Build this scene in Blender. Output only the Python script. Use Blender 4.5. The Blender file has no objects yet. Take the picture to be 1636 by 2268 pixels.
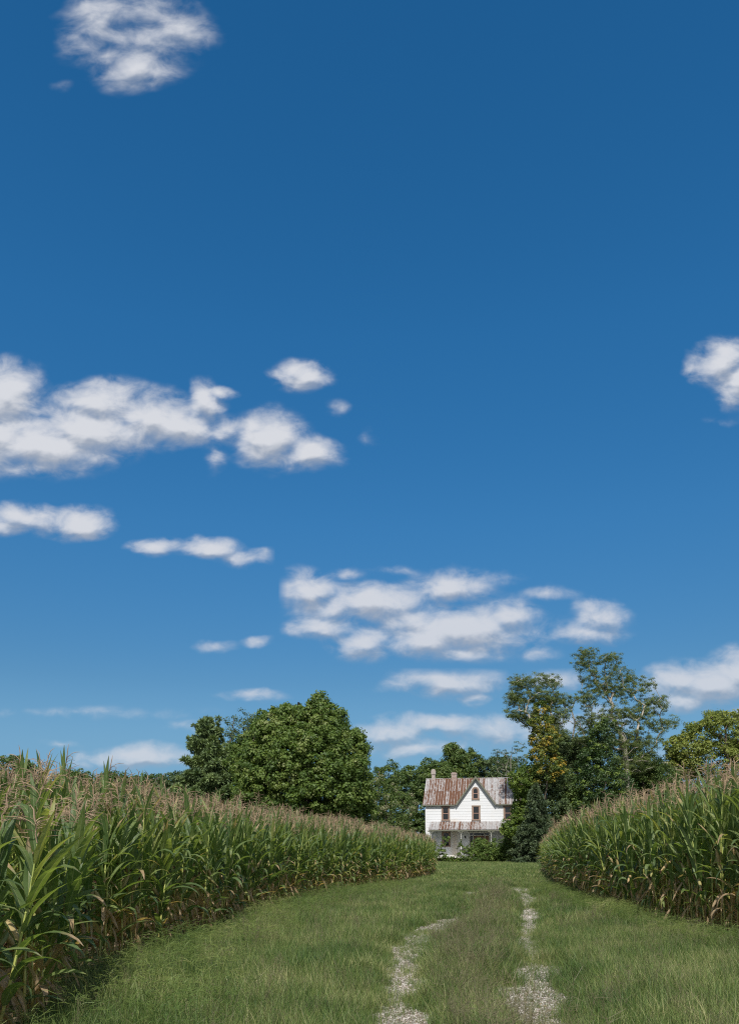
import bpy, bmesh, math, random
import numpy as np
from mathutils import Vector, Matrix

random.seed(7)
S = bpy.context.scene
COL = S.collection
R = math.radians

# ------------------------------------------------------------------ camera
PITCH = R(5.0)
FPX = 1800.0                     # focal length in units of a 1636 x 2268 picture
HZ = 1880.0                      # horizon row
EYE = 1.5
CX = 818.0
CY = HZ - FPX * math.tan(PITCH)
cam = bpy.data.cameras.new("camera")
cam.sensor_fit = 'VERTICAL'
cam.sensor_height = 36.0
cam.lens = 36.0 * FPX / 2268.0
cam.shift_y = (CY - 1134.0) / 2268.0
cam.clip_start = 0.1
cam.clip_end = 6000
camo = bpy.data.objects.new("camera", cam)
COL.objects.link(camo)
camo.location = (0, 0, EYE)
camo.rotation_euler = (R(90) + PITCH, 0, 0)
S.camera = camo


def at(px, py, Y):
    """world point seen at that place of the picture, Y metres ahead"""
    x = (px - CX) / FPX
    y = -(py - CY) / FPX
    dy = math.cos(PITCH) - y * math.sin(PITCH)
    dz = math.sin(PITCH) + y * math.cos(PITCH)
    return Vector((x / dy * Y, Y, EYE + dz / dy * Y))


def ground(px, py):
    x = (px - CX) / FPX
    y = -(py - CY) / FPX
    dy = math.cos(PITCH) - y * math.sin(PITCH)
    dz = math.sin(PITCH) + y * math.cos(PITCH)
    t = -EYE / dz
    return x * t, dy * t


# ------------------------------------------------------------------ render look
S.view_settings.view_transform = 'Standard'
S.view_settings.look = 'None'
S.view_settings.gamma = 1
S.view_settings.exposure = EXPOSURE = 0.0
S.cycles.use_denoising = False
S.cycles.pixel_filter_type = 'BLACKMAN_HARRIS'
S.cycles.filter_width = 1.15
S.cycles.max_bounces = 6
S.cycles.transparent_max_bounces = 6

# ------------------------------------------------------------------ sun
SUN_AZ, SUN_EL = R(184), R(51)
sun = bpy.data.lights.new("sun", 'SUN')
sun.energy = 5.0
sun.angle = R(0.53)
sun.color = (1.0, 0.95, 0.88)
suno = bpy.data.objects.new("sun", sun)
COL.objects.link(suno)
sd = Vector((math.sin(SUN_AZ) * math.cos(SUN_EL), math.cos(SUN_AZ) * math.cos(SUN_EL), math.sin(SUN_EL)))
suno.rotation_euler = sd.to_track_quat('Z', 'Y').to_euler()
suno.location = sd * 50


# ------------------------------------------------------------------ node helper
class NT:
    def __init__(self, tree):
        self.t = tree
        self.n = tree.nodes
        self.l = tree.links

    def link(self, a, b):
        self.l.new(a, b)

    def put(self, sock, v):
        if v is None:
            return
        if isinstance(v, bpy.types.NodeSocket):
            self.l.new(v, sock)
        else:
            if sock.type in ('RGBA',) and len(v) == 3:
                v = (*v, 1)
            sock.default_value = v

    def math(self, op, a, b=None, c=None, clamp=False):
        n = self.n.new('ShaderNodeMath')
        n.operation = op
        n.use_clamp = clamp
        self.put(n.inputs[0], a)
        self.put(n.inputs[1], b)
        self.put(n.inputs[2], c)
        return n.outputs[0]

    def vmath(self, op, a, b=None, s=None):
        n = self.n.new('ShaderNodeVectorMath')
        n.operation = op
        self.put(n.inputs[0], a)
        self.put(n.inputs[1], b)
        if s is not None:
            self.put(n.inputs['Scale'], s)
        return n.outputs[0]

    def noise(self, vec, scale, detail=4, rough=0.5, lac=2.0, dist=0, color=False):
        n = self.n.new('ShaderNodeTexNoise')
        n.inputs['Scale'].default_value = scale
        n.inputs['Detail'].default_value = detail
        n.inputs['Roughness'].default_value = rough
        n.inputs['Lacunarity'].default_value = lac
        n.inputs['Distortion'].default_value = dist
        if vec is not None:
            self.l.new(vec, n.inputs['Vector'])
        return n.outputs['Color' if color else 'Fac']

    def ramp(self, fac, stops, interp='LINEAR'):
        n = self.n.new('ShaderNodeValToRGB')
        e = n.color_ramp.elements
        n.color_ramp.interpolation = interp
        while len(e) < len(stops):
            e.new(0.5)
        for i, (p, c) in enumerate(stops):
            e[i].position = p
            if not isinstance(c, (tuple, list)):
                c = (c, c, c)
            e[i].color = (*c[:3], 1)
        self.l.new(fac, n.inputs[0])
        return n.outputs[0]

    def mix(self, fac, a, b, mode='MIX'):
        n = self.n.new('ShaderNodeMix')
        n.data_type = 'RGBA'
        n.blend_type = mode
        self.put(n.inputs[0], fac)
        self.put(n.inputs[6], a)
        self.put(n.inputs[7], b)
        return n.outputs[2]

    def mapping(self, vec, loc=(0, 0, 0), rot=(0, 0, 0), scale=(1, 1, 1), kind='POINT'):
        n = self.n.new('ShaderNodeMapping')
        n.vector_type = kind
        self.l.new(vec, n.inputs[0])
        n.inputs[1].default_value = loc
        if kind != 'VECTOR' or True:
            n.inputs['Rotation'].default_value = rot
            n.inputs['Scale'].default_value = scale
        return n.outputs[0]

    def maprange(self, v, a, b, c=0.0, d=1.0, smooth=False):
        n = self.n.new('ShaderNodeMapRange')
        if smooth:
            n.interpolation_type = 'SMOOTHSTEP'
        self.l.new(v, n.inputs[0])
        for i, x in zip((1, 2, 3, 4), (a, b, c, d)):
            n.inputs[i].default_value = x
        return n.outputs[0]

    def comb(self, x, y, z):
        n = self.n.new('ShaderNodeCombineXYZ')
        for i, v in enumerate((x, y, z)):
            self.put(n.inputs[i], v)
        return n.outputs[0]

    def sep(self, v):
        n = self.n.new('ShaderNodeSeparateXYZ')
        self.l.new(v, n.inputs[0])
        return n.outputs


# ------------------------------------------------------------------ world: sky and fair-weather clouds
W = bpy.data.worlds.new("World")
S.world = W
W.use_nodes = True
wt = NT(W.node_tree)
for n in list(wt.n):
    wt.n.remove(n)
wout = wt.n.new('ShaderNodeOutputWorld')
bg = wt.n.new('ShaderNodeBackground')
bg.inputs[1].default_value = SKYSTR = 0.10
wt.link(bg.outputs[0], wout.inputs[0])
sky = wt.n.new('ShaderNodeTexSky')
sky.sky_type = 'NISHITA'
sky.sun_disc = False
sky.sun_elevation = SUN_EL
sky.sun_rotation = SUN_AZ
sky.altitude = 0
sky.air_density = 1.0
sky.dust_density = 0.6
sky.ozone_density = 3.0
geo = wt.n.new('ShaderNodeTexCoord')
dx, dy, dz = wt.sep(geo.outputs['Generated'])
front = wt.math('MAXIMUM', dy, 0.05)
U = wt.math('DIVIDE', dx, front)
V = wt.math('DIVIDE', dz, front)
uv = wt.comb(U, V, 0.0)
# cloud puffs: centre and half-size in direction space (tangents of azimuth and height)
CLOUDS = [
    (235, 40, 85, 66, .66), (285, 150, 85, 46, .82), (395, 75, 75, 64, .66), (355, 160, 55, 30, .5), (195, 95, 60, 50, .55),
    (300, 20, 130, 40, .5), (310, 95, 85, 55, .52), (132, 180, 26, 16, .3),
    (15, 880, 75, 72, 1), (-20, 975, 130, 70, 1), (100, 990, 170, 46, 1), (225, 888, 85, 46, .95), (200, 950, 150, 52, 1),
    (335, 925, 80, 52, 1), (400, 945, 80, 42, 1), (455, 893, 34, 48, .95), (492, 866, 28, 14, .8), (500, 950, 50, 28, .75),
    (600, 972, 72, 55, 1), (688, 1003, 66, 30, 1), (560, 950, 38, 32, .8), (475, 1012, 22, 34, .5), (70, 1035, 120, 26, .6),
    (672, 835, 58, 30, .95), (750, 905, 20, 20, .42), (820, 970, 22, 24, .24),
    (50, 1148, 90, 30, .9), (180, 1157, 66, 34, .95), (-10, 1168, 70, 22, .85),
    (355, 1212, 62, 20, .8), (462, 1212, 58, 26, .85), (548, 1240, 60, 22, .65),
    (680, 1308, 60, 42, .9), (655, 1315, 36, 18, .4), (830, 1335, 112, 42, 1), (715, 1395, 78, 24, .85), (805, 1430, 60, 36, .9), (900, 1370, 80, 40, .75), (740, 1350, 80, 34, .7),
    (1000, 1300, 85, 38, .85), (1030, 1395, 150, 50, 1), (950, 1420, 90, 40, 1), (1120, 1370, 60, 38, .9), (1035, 1445, 90, 24, .8),
    (1325, 1365, 55, 36, .85), (1290, 1400, 85, 24, .7), (1210, 1318, 75, 16, .5), (762, 1267, 44, 14, .5), (890, 1262, 62, 11, .35),
    (1090, 1278, 70, 14, .4), (1190, 1447, 44, 20, .6), (575, 1418, 34, 14, .65), (482, 1432, 52, 16, .45),
    (985, 1510, 130, 30, .8), (1070, 1490, 50, 18, .6), (1050, 1547, 55, 13, .65), (560, 1538, 80, 14, .6),
    (860, 1622, 70, 28, .85), (985, 1605, 110, 26, .8), (1090, 1615, 90, 36, .7), (930, 1655, 130, 24, .65), (1180, 1625, 90, 50, .65),
    (300, 1675, 118, 25, .95), (130, 1642, 44, 9, .5), (440, 1608, 80, 16, .45), (180, 1580, 330, 15, .36),
    (1600, 805, 66, 50, .95), (1650, 850, 60, 50, 1), (1600, 930, 60, 16, .3), (1225, 1505, 60, 28, .85), (1560, 1510, 125, 46, 1),
    (1650, 1490, 70, 52, 1), (1510, 1555, 90, 30, .7), (1640, 1590, 44, 20, .7), (1300, 1600, 140, 40, .55), (1530, 1660, 110, 26, .5),
]


# the picture is split in direction-space boxes so that each holds only its own clouds (azimuth and height of each box edge)
BOXES = [(40, 540, -120, 250), (-220, 880, 745, 1085), (-220, 612, 1088, 1330), (614, 1460, 1215, 1476),
         (380, 612, 1380, 1476), (-260, 1408, 1478, 1745), (1410, 1900, 1410, 1745), (1480, 1860, 735, 985)]


def pdir(px, py):
    p = at(px, py, 1.0)
    return p.x, p.z - EYE


def cloud_field(vec, items):
    f = None
    for (px, py, rx, ry, s) in items:
        u0, v0 = pdir(px, py)
        ru = (pdir(px + rx, py)[0] - u0) * 1.7
        rv = (pdir(px, py - ry)[1] - v0) * 1.7
        m = wt.mapping(vec, (u0, v0, 0), (0, 0, 0), (ru, rv, 1), 'TEXTURE')
        g = wt.n.new('ShaderNodeTexGradient')
        g.gradient_type = 'SPHERICAL'
        wt.link(m, g.inputs[0])
        v = wt.math('MULTIPLY', g.outputs['Fac'], s)
        f = v if f is None else wt.math('SMOOTH_MAX', f, v, 0.22)
    return wt.math('MAXIMUM', wt.math('SUBTRACT', f, 0.125), 0.0)


def cloud_density(vec, items, noise_scale, soft_only=False):
    """(sharp, soft) density: the soft one has only the large billows and is used for the shading"""
    st = wt.mapping(vec, (3.1, 1.7, 0), (0, 0, 0), (1.0, 1.5, 1))
    wv = wt.noise(st, noise_scale * 0.42, 3, 0.55, color=True)
    wv = wt.vmath('SUBTRACT', wv, (0.5, 0.5, 0.5))
    wv = wt.vmath('MULTIPLY', wv, (1.6 / noise_scale, 1.0 / noise_scale, 0.0))
    q = wt.vmath('ADD', vec, wv)
    f = cloud_field(q, items)
    out = []
    for det, k in ((3.0, 0.5), (10, 0.95)):
        if det > 4 and soft_only:
            break
        fb = wt.noise(st, noise_scale * 0.8, det, 0.54, 2.1, 0.3)
        amp = wt.maprange(f, 0.0, 0.22, 0.0, k)
        out.append(wt.math('MULTIPLY_ADD', wt.math('SUBTRACT', fb, 0.5), amp, f))
    return out


low = wt.maprange(dz, 0.02, 0.40, 0.30, 0.0)
hsv = wt.n.new('ShaderNodeHueSaturation')
hsv.inputs['Hue'].default_value = 0.495
wt.link(wt.maprange(dy, -0.3, 0.5, 1.0, 1.36), hsv.inputs['Saturation'])   # the sky is deepest away from the sun
wt.link(wt.ramp(dz, [(0.0, 0.42), (0.2, 0.44), (0.375, 0.575), (0.55, 0.64), (0.75, 0.61)]), hsv.inputs['Value'])
wt.link(sky.outputs[0], hsv.inputs['Color'])
skyc = wt.vmath('SCALE', hsv.outputs[0], s=2.0)
skyc = wt.mix(wt.maprange(dz, 0.03, 0.24, 0.85, 0.0, True), skyc, (1.45, 3.45, 5.8))
# behind the camera the sky gets an added, unseen whitish glow as fill light
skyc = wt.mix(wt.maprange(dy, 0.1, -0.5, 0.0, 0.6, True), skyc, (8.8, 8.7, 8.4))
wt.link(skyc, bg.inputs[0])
shader = bg.outputs[0]
ahead = wt.math('GREATER_THAN', dy, 0.15)
for bi, (x0, x1, y0, y1) in enumerate(BOXES):
    items = [c for c in CLOUDS if x0 <= max(min(c[0], 1640), x0 if c[0] < 0 else c[0]) <= x1 and y0 <= c[1] <= y1]
    (ua, va), (ub, vb) = pdir(x0, y1), pdir(x1, y0)
    inx = wt.math('COMPARE', U, (ua + ub) / 2, (ub - ua) / 2)
    inz = wt.math('COMPARE', V, (va + vb) / 2, (vb - va) / 2)
    inside = wt.math('MULTIPLY', wt.math('MULTIPLY', inx, inz), ahead)
    ns = 26 if bi == 0 else 34
    S0, D0 = cloud_density(uv, items, ns)
    S1, = cloud_density(wt.vmath('ADD', uv, (-0.003, 0.014, 0.0)), items, ns, True)
    alpha = wt.maprange(D0, 0.03, 0.72, 0, 1.0, True)
    alpha = wt.math('POWER', alpha, 0.85)
    # fade to nothing at the box edge
    ex = wt.math('SUBTRACT', (ub - ua) / 2, wt.math('ABSOLUTE', wt.math('SUBTRACT', U, (ua + ub) / 2)))
    ez = wt.math('SUBTRACT', (vb - va) / 2, wt.math('ABSOLUTE', wt.math('SUBTRACT', V, (va + vb) / 2)))
    alpha = wt.math('MULTIPLY', alpha, wt.maprange(wt.math('MINIMUM', ex, ez), 0.0, 0.012, 0, 1))
    diff = wt.math('SUBTRACT', S0, S1)
    lit = wt.maprange(diff, -0.27, 0.12, 0.0, 1.0, True)
    thick = wt.maprange(D0, 0.3, 0.95, 0.0, 1.0, True)
    ccol = wt.mix(lit, (3.5, 4.0, 4.9), (6.8, 7.0, 7.5))
    ccol = wt.mix(wt.math('MULTIPLY', thick, 0.12), ccol, (6.6, 6.8, 7.3))
    ccol = wt.mix(low, ccol, skyc)
    b2 = wt.n.new('ShaderNodeBackground')
    b2.inputs[1].default_value = SKYSTR
    wt.link(wt.mix(alpha, skyc, ccol), b2.inputs[0])
    mx = wt.n.new('ShaderNodeMixShader')
    wt.link(inside, mx.inputs[0])
    wt.link(shader, mx.inputs[1])
    wt.link(b2.outputs[0], mx.inputs[2])
    shader = mx.outputs[0]
wt.link(shader, wout.inputs[0])
W.cycles.sampling_method = 'MANUAL'
W.cycles.sample_map_resolution = 512


# ------------------------------------------------------------------ building helpers
def tag(o, label=None, cat=None, group=None, kind=None):
    if label:
        o['label'] = label
    if cat:
        o['category'] = cat
    if group:
        o['group'] = group
    if kind:
        o['kind'] = kind
    return o


def empty(name, loc, rz=0.0):
    o = bpy.data.objects.new(name, None)
    COL.objects.link(o)
    o.location = loc
    o.rotation_euler = (0, 0, rz)
    o.empty_display_size = 0.3
    return o


class Geo:
    """collects vertices and faces (numpy blocks) for ONE mesh"""

    def __init__(self):
        self.v, self.f, self.mi, self.nv = [], [], [], 0
        self.uv, self.at = [], {'tint': [], 'dry': []}

    def add(self, v, faces, mi=0, uv=None, tint=0.5, dry=0.0):
        v = np.asarray(v, dtype=np.float64).reshape(-1, 3)
        n = len(v)
        for fa in (faces if isinstance(faces, list) else [faces]):
            fa = np.asarray(fa, dtype=np.int64)
            if fa.size == 0:
                continue
            self.f.append(fa + self.nv)
            self.mi.append(np.full(len(fa), mi))
        self.v.append(v)
        self.uv.append(np.zeros((n, 2)) if uv is None else np.asarray(uv, float))
        for k, x in (('tint', tint), ('dry', dry)):
            self.at[k].append(np.broadcast_to(np.asarray(x, float), (n,)).copy())
        self.nv += n
        return self

    def merge(self, g, mi_map=None):
        off = self.nv
        for fa, m in zip(g.f, g.mi):
            self.f.append(fa + off)
            self.mi.append(m if mi_map is None else np.asarray([mi_map[int(x)] for x in m]))
        self.v += g.v
        self.uv += g.uv
        for k in self.at:
            self.at[k] += g.at[k]
        self.nv += g.nv

    def box(self, x0, x1, y0, y1, z0, z1, mi=0, M=None, tint=0.5):
        v = np.array([(x, y, z) for z in (z0, z1) for y in (y0, y1) for x in (x0, x1)], float)
        if M is not None:
            v = np.array([(M @ Vector(p))[:] for p in v])
        f = [(0, 2, 3, 1), (4, 5, 7, 6), (0, 1, 5, 4), (2, 6, 7, 3), (0, 4, 6, 2), (1, 3, 7, 5)]
        return self.add(v, np.array(f), mi, tint=tint)

    def tube(self, pts, rad, sides=6, mi=0, cap=True, tint=0.5, dry=0.0):
        pts = np.asarray(pts, float)
        n = len(pts)
        rad = np.broadcast_to(np.asarray(rad, float), (n,))
        d = np.gradient(pts, axis=0)
        d /= np.linalg.norm(d, axis=1)[:, None] + 1e-9
        ref = np.array([0.0, 0.0, 1.0]) if abs(d[0][2]) < 0.9 else np.array([1.0, 0.0, 0.0])
        a = np.cross(d, ref)
        a /= np.linalg.norm(a, axis=1)[:, None] + 1e-9
        for i in range(1, n):
            if np.dot(a[i], a[i - 1]) < 0:
                a[i] = -a[i]
        b = np.cross(d, a)
        th = np.arange(sides) / sides * 2 * np.pi
        ring = a[:, None, :] * np.cos(th)[None, :, None] + b[:, None, :] * np.sin(th)[None, :, None]
        v = pts[:, None, :] + ring * rad[:, None, None]
        v = v.reshape(-1, 3)
        i = np.arange(n - 1)[:, None] * sides
        j = np.arange(sides)[None, :]
        j2 = (j + 1) % sides
        f = np.stack([i + j, i + sides + j, i + sides + j2, i + j2], -1).reshape(-1, 4)
        fs = [f]
        if cap and sides in (3, 4):
            fs.append(np.array([list(range((n - 1) * sides, n * sides))]))
        elif cap:
            fs.append(np.array([list(range((n - 1) * sides, n * sides))]))
        uv = np.stack([np.tile(np.arange(sides) / sides, n), np.repeat(np.linspace(0, 1, n), sides)], -1)
        return self.add(v, fs, mi, uv, tint, dry)

    def build(self, name, mats, parent=None, smooth=False, link=True):
        me = bpy.data.meshes.new(name)
        V = np.concatenate(self.v) if self.v else np.zeros((0, 3))
        lens = np.concatenate([np.full(len(f), f.shape[1]) for f in self.f])
        loops = np.concatenate([f.reshape(-1) for f in self.f])
        me.vertices.add(len(V))
        me.vertices.foreach_set('co', V.reshape(-1))
        me.loops.add(len(loops))
        me.loops.foreach_set('vertex_index', loops.astype(np.int32))
        me.polygons.add(len(lens))
        st = np.concatenate([[0], np.cumsum(lens)[:-1]]).astype(np.int32)
        me.polygons.foreach_set('loop_start', st)
        try:
            me.polygons.foreach_set('loop_total', lens.astype(np.int32))
        except Exception:
            pass
        if not isinstance(mats, (list, tuple)):
            mats = [mats]
        for m in mats:
            me.materials.append(m)
        me.polygons.foreach_set('material_index', np.concatenate(self.mi).astype(np.int32))
        me.polygons.foreach_set('use_smooth', np.full(len(lens), smooth))
        uvs = np.concatenate(self.uv)
        if uvs.any():
            ul = me.uv_layers.new(name='UVMap')
            ul.data.foreach_set('uv', uvs[loops].reshape(-1))
        for k, x in self.at.items():
            x = np.concatenate(x)
            a = me.attributes.new(k, 'FLOAT', 'POINT')
            a.data.foreach_set('value', x)
        me.update(calc_edges=True)
        o = bpy.data.objects.new(name, me)
        if link:
            COL.objects.link(o)
        if parent is not None:
            o.parent = parent
        return o


def smooth_noise(x, y, scale, seed=0):
    """value noise on numpy arrays, 0..1"""
    x = np.asarray(x, float) / scale
    y = np.asarray(y, float) / scale
    xi, yi = np.floor(x).astype(np.int64), np.floor(y).astype(np.int64)
    fx, fy = x - xi, y - yi
    fx, fy = fx * fx * (3 - 2 * fx), fy * fy * (3 - 2 * fy)

    def h(a, b):
        n = (a * 374761393 + b * 668265263 + seed * 974711) & 0x7fffffff
        n = ((n ^ (n >> 13)) * 1274126177) & 0x7fffffff
        return ((n ^ (n >> 16)) & 0xffff) / 65535.0
    return (h(xi, yi) * (1 - fx) + h(xi + 1, yi) * fx) * (1 - fy) + (h(xi, yi + 1) * (1 - fx) + h(xi + 1, yi + 1) * fx) * fy


def scatter(name, P, rot, scl, idx, variants, mats):
    """one object whose geometry nodes place the variant meshes on its points"""
    me = bpy.data.meshes.new(name)
    n = len(P)
    me.vertices.add(n)
    me.vertices.foreach_set('co', np.asarray(P, float).reshape(-1))
    for k, t, x, key in (('rot', 'FLOAT_VECTOR', rot, 'vector'), ('scl', 'FLOAT_VECTOR', scl, 'vector'), ('idx', 'INT', idx, 'value')):
        a = me.attributes.new(k, t, 'POINT')
        a.data.foreach_set(key, np.asarray(x).reshape(-1))
    for m in mats:
        me.materials.append(m)
    o = bpy.data.objects.new(name, me)
    COL.objects.link(o)
    ng = bpy.data.node_groups.new(name + '_layout', 'GeometryNodeTree')
    ng.interface.new_socket('Geometry', in_out='INPUT', socket_type='NodeSocketGeometry')
    ng.interface.new_socket('Geometry', in_out='OUTPUT', socket_type='NodeSocketGeometry')
    N, L = ng.nodes, ng.links
    gi, go = N.new('NodeGroupInput'), N.new('NodeGroupOutput')
    ip = N.new('GeometryNodeInstanceOnPoints')
    mp = N.new('GeometryNodeMeshToPoints')
    L.new(gi.outputs[0], mp.inputs[0])
    L.new(mp.outputs[0], ip.inputs['Points'])
    g2i = N.new('GeometryNodeGeometryToInstance')
    for v in reversed(variants):
        oi = N.new('GeometryNodeObjectInfo')
        oi.transform_space = 'ORIGINAL'
        oi.inputs['Object'].default_value = v
        oi.inputs['As Instance'].default_value = False
        L.new(oi.outputs['Geometry'], g2i.inputs[0])
    L.new(g2i.outputs[0], ip.inputs['Instance'])
    ip.inputs['Pick Instance'].default_value = True
    for k, t, s in (('rot', 'FLOAT_VECTOR', 'Rotation'), ('scl', 'FLOAT_VECTOR', 'Scale'), ('idx', 'INT', 'Instance Index')):
        na = N.new('GeometryNodeInputNamedAttribute')
        na.data_type = t
        na.inputs['Name'].default_value = k
        out = [q for q in na.outputs if q.enabled and q.name == 'Attribute'][0]
        if s == 'Rotation':
            er = N.new('FunctionNodeEulerToRotation')
            L.new(out, er.inputs[0])
            out = er.outputs[0]
        L.new(out, ip.inputs[s])
    L.new(ip.outputs[0], go.inputs[0])
    md = o.modifiers.new('layout', 'NODES')
    md.node_group = ng
    return o


# ------------------------------------------------------------------ materials
def new_mat(name):
    m = bpy.data.materials.new(name)
    m.use_nodes = True
    t = NT(m.node_tree)
    p = t.n['Principled BSDF']
    return m, t, p


def attr(t, name, kind='GEOMETRY'):
    n = t.n.new('ShaderNodeAttribute')
    n.attribute_name = name
    n.attribute_type = kind
    return n.outputs['Fac']


def obj_rand(t):
    return t.n.new('ShaderNodeObjectInfo').outputs['Random']


def objco(t):
    return t.n.new('ShaderNodeTexCoord').outputs['Object']


def bump(t, p, h, dist, strength=1.0):
    b = t.n.new('ShaderNodeBump')
    b.inputs['Strength'].default_value = strength
    b.inputs['Distance'].default_value = dist
    t.link(h, b.inputs['Height'])
    t.link(b.outputs[0], p.inputs['Normal'])


def foliage_mat(name, stops, rough=0.55, transl=0.3, spec=0.3, tr_col=None, rnd=0.0):
    """leaf: colour of each leaf from its own random tint; some light passes through"""
    m, t, p = new_mat(name)
    f = attr(t, 'tint')
    if rnd:
        f = t.math('ADD', f, t.math('MULTIPLY', t.math('SUBTRACT', obj_rand(t), 0.5), rnd), clamp=True)
    c = t.ramp(f, stops)
    t.link(c, p.inputs['Base Color'])
    p.inputs['Roughness'].default_value = rough
    p.inputs['Specular IOR Level'].default_value = spec
    if transl:
        tb = t.n.new('ShaderNodeBsdfTranslucent')
        t.link(t.mix(1.0, c, tr_col or (1.5, 1.45, 0.6), 'MULTIPLY'), tb.inputs[0])
        ms = t.n.new('ShaderNodeMixShader')
        ms.inputs[0].default_value = transl
        t.link(p.outputs[0], ms.inputs[1])
        t.link(tb.outputs[0], ms.inputs[2])
        t.link(ms.outputs[0], t.n['Material Output'].inputs[0])
    return m


def bark_mat(name, a, b, scale=6):
    m, t, p = new_mat(name)
    co = t.mapping(objco(t), scale=(1, 1, 0.25))
    n = t.noise(co, scale, 6, 0.6)
    t.link(t.mix(n, a, b), p.inputs['Base Color'])
    p.inputs['Roughness'].default_value = 0.9
    bump(t, p, n, 0.03)
    return m


M_bark = bark_mat('bark', (0.05, 0.04, 0.03), (0.16, 0.13, 0.10))
M_bark_pale = bark_mat('pale_bark', (0.22, 0.20, 0.16), (0.46, 0.42, 0.36))
M_maple = foliage_mat('maple_leaf', [(0, (0.056, 0.099, 0.021)), (0.5, (0.097, 0.156, 0.031)), (0.93, (0.160, 0.215, 0.050)), (1, (0.226, 0.263, 0.102))])
M_wood = foliage_mat('wood_leaf', [(0, (0.050, 0.095, 0.026)), (0.5, (0.087, 0.140, 0.036)), (1, (0.143, 0.191, 0.048))])
M_blue = foliage_mat('blue_green_leaf', [(0, (0.048, 0.081, 0.033)), (0.5, (0.077, 0.121, 0.047)), (1, (0.126, 0.171, 0.067))])
M_locust = foliage_mat('locust_leaf', [(0, (0.074, 0.105, 0.037)), (0.5, (0.116, 0.160, 0.050)), (1, (0.181, 0.227, 0.070))], transl=0.35)
M_yellowgreen = foliage_mat('yellow_green_leaf', [(0, (0.098, 0.134, 0.028)), (0.5, (0.172, 0.217, 0.044)), (1, (0.283, 0.299, 0.068))])
M_light = foliage_mat('light_leaf', [(0, (0.060, 0.108, 0.018)), (0.5, (0.102, 0.162, 0.026)), (1, (0.168, 0.228, 0.042))])
M_vine = foliage_mat('vine_leaf', [(0, (0.060, 0.101, 0.022)), (0.4, (0.119, 0.159, 0.029)), (0.72, (0.317, 0.266, 0.043)), (1, (0.528, 0.342, 0.055))])
M_ivy = foliage_mat('dark_ivy_leaf', [(0, (0.026, 0.060, 0.015)), (0.6, (0.054, 0.101, 0.022)), (1, (0.105, 0.172, 0.033))], spec=0.5)
M_flower = foliage_mat('pale_blossom', [(0, (0.10, 0.13, 0.05)), (0.55, (0.16, 0.18, 0.09)), (1, (0.42, 0.40, 0.27))])
M_pine = foliage_mat('pine_needle', [(0, (0.079, 0.127, 0.057)), (0.5, (0.140, 0.202, 0.080)), (1, (0.227, 0.297, 0.113))], transl=0.12)
M_spruce = foliage_mat('spruce_needle', [(0, (0.050, 0.080, 0.040)), (0.5, (0.085, 0.125, 0.064)), (1, (0.145, 0.19, 0.10))], transl=0.15)
M_bush = foliage_mat('bush_leaf', [(0, (0.061, 0.109, 0.026)), (0.5, (0.109, 0.176, 0.038)), (1, (0.211, 0.290, 0.073))])
M_silver = foliage_mat('silvery_leaf', [(0, (0.045, 0.075, 0.030)), (0.5, (0.08, 0.115, 0.05)), (1, (0.26, 0.27, 0.17))])


# ------------------------------------------------------------------ leaves, clumps, crowns
def unit(v):
    return v / (np.linalg.norm(v, axis=-1, keepdims=True) + 1e-9)


def leaves(g, P, N, L, Wd, rng, tint, droop=0.35, mi=0):
    """rhombic leaf faces at P facing N"""
    n = len(P)
    r = unit(rng.normal(size=(n, 3)))
    a = unit(np.cross(N, r) + np.array([0, 0, -droop]))
    s = unit(np.cross(N, a))
    L = np.broadcast_to(L, (n,))[:, None] * rng.uniform(0.65, 1.3, (n, 1))
    Wd = np.broadcast_to(Wd, (n,))[:, None] * rng.uniform(0.7, 1.25, (n, 1))
    p0 = P - a * L * 0.5
    p2 = P + a * L * 0.5
    p1 = P + s * Wd * 0.5 + a * L * 0.05
    p3 = P - s * Wd * 0.5 + a * L * 0.05
    v = np.stack([p0, p1, p2, p3], 1).reshape(-1, 3)
    g.add(v, np.arange(4 * n).reshape(n, 4), mi, tint=np.repeat(np.clip(tint, 0, 1), 4))


def clump_leaves(g, C, Rv, per, L, Wd, rng, out, tint0, up=0.35, shell=0.75, mi=0, droop=0.35):
    """per leaves around every clump centre C (n,3), clump half-sizes Rv (n,3)"""
    n = len(C)
    d = unit(rng.normal(size=(n, per, 3)))
    d = unit(d + out[:, None, :] * 0.35 + np.array([0, 0, 0.25]))
    rad = rng.uniform(shell, 1.0, (n, per, 1)) * rng.uniform(0.55, 1.1, (n, per, 1))
    P = (C[:, None, :] + d * rad * Rv[:, None, :]).reshape(-1, 3)
    N = unit(d + rng.normal(size=d.shape) * 0.38 + np.array([0, 0, up])).reshape(-1, 3)
    t = (np.repeat(tint0, per) + rng.normal(size=n * per) * 0.12)
    leaves(g, P, N, L, Wd, rng, t, mi=mi, droop=droop)


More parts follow.
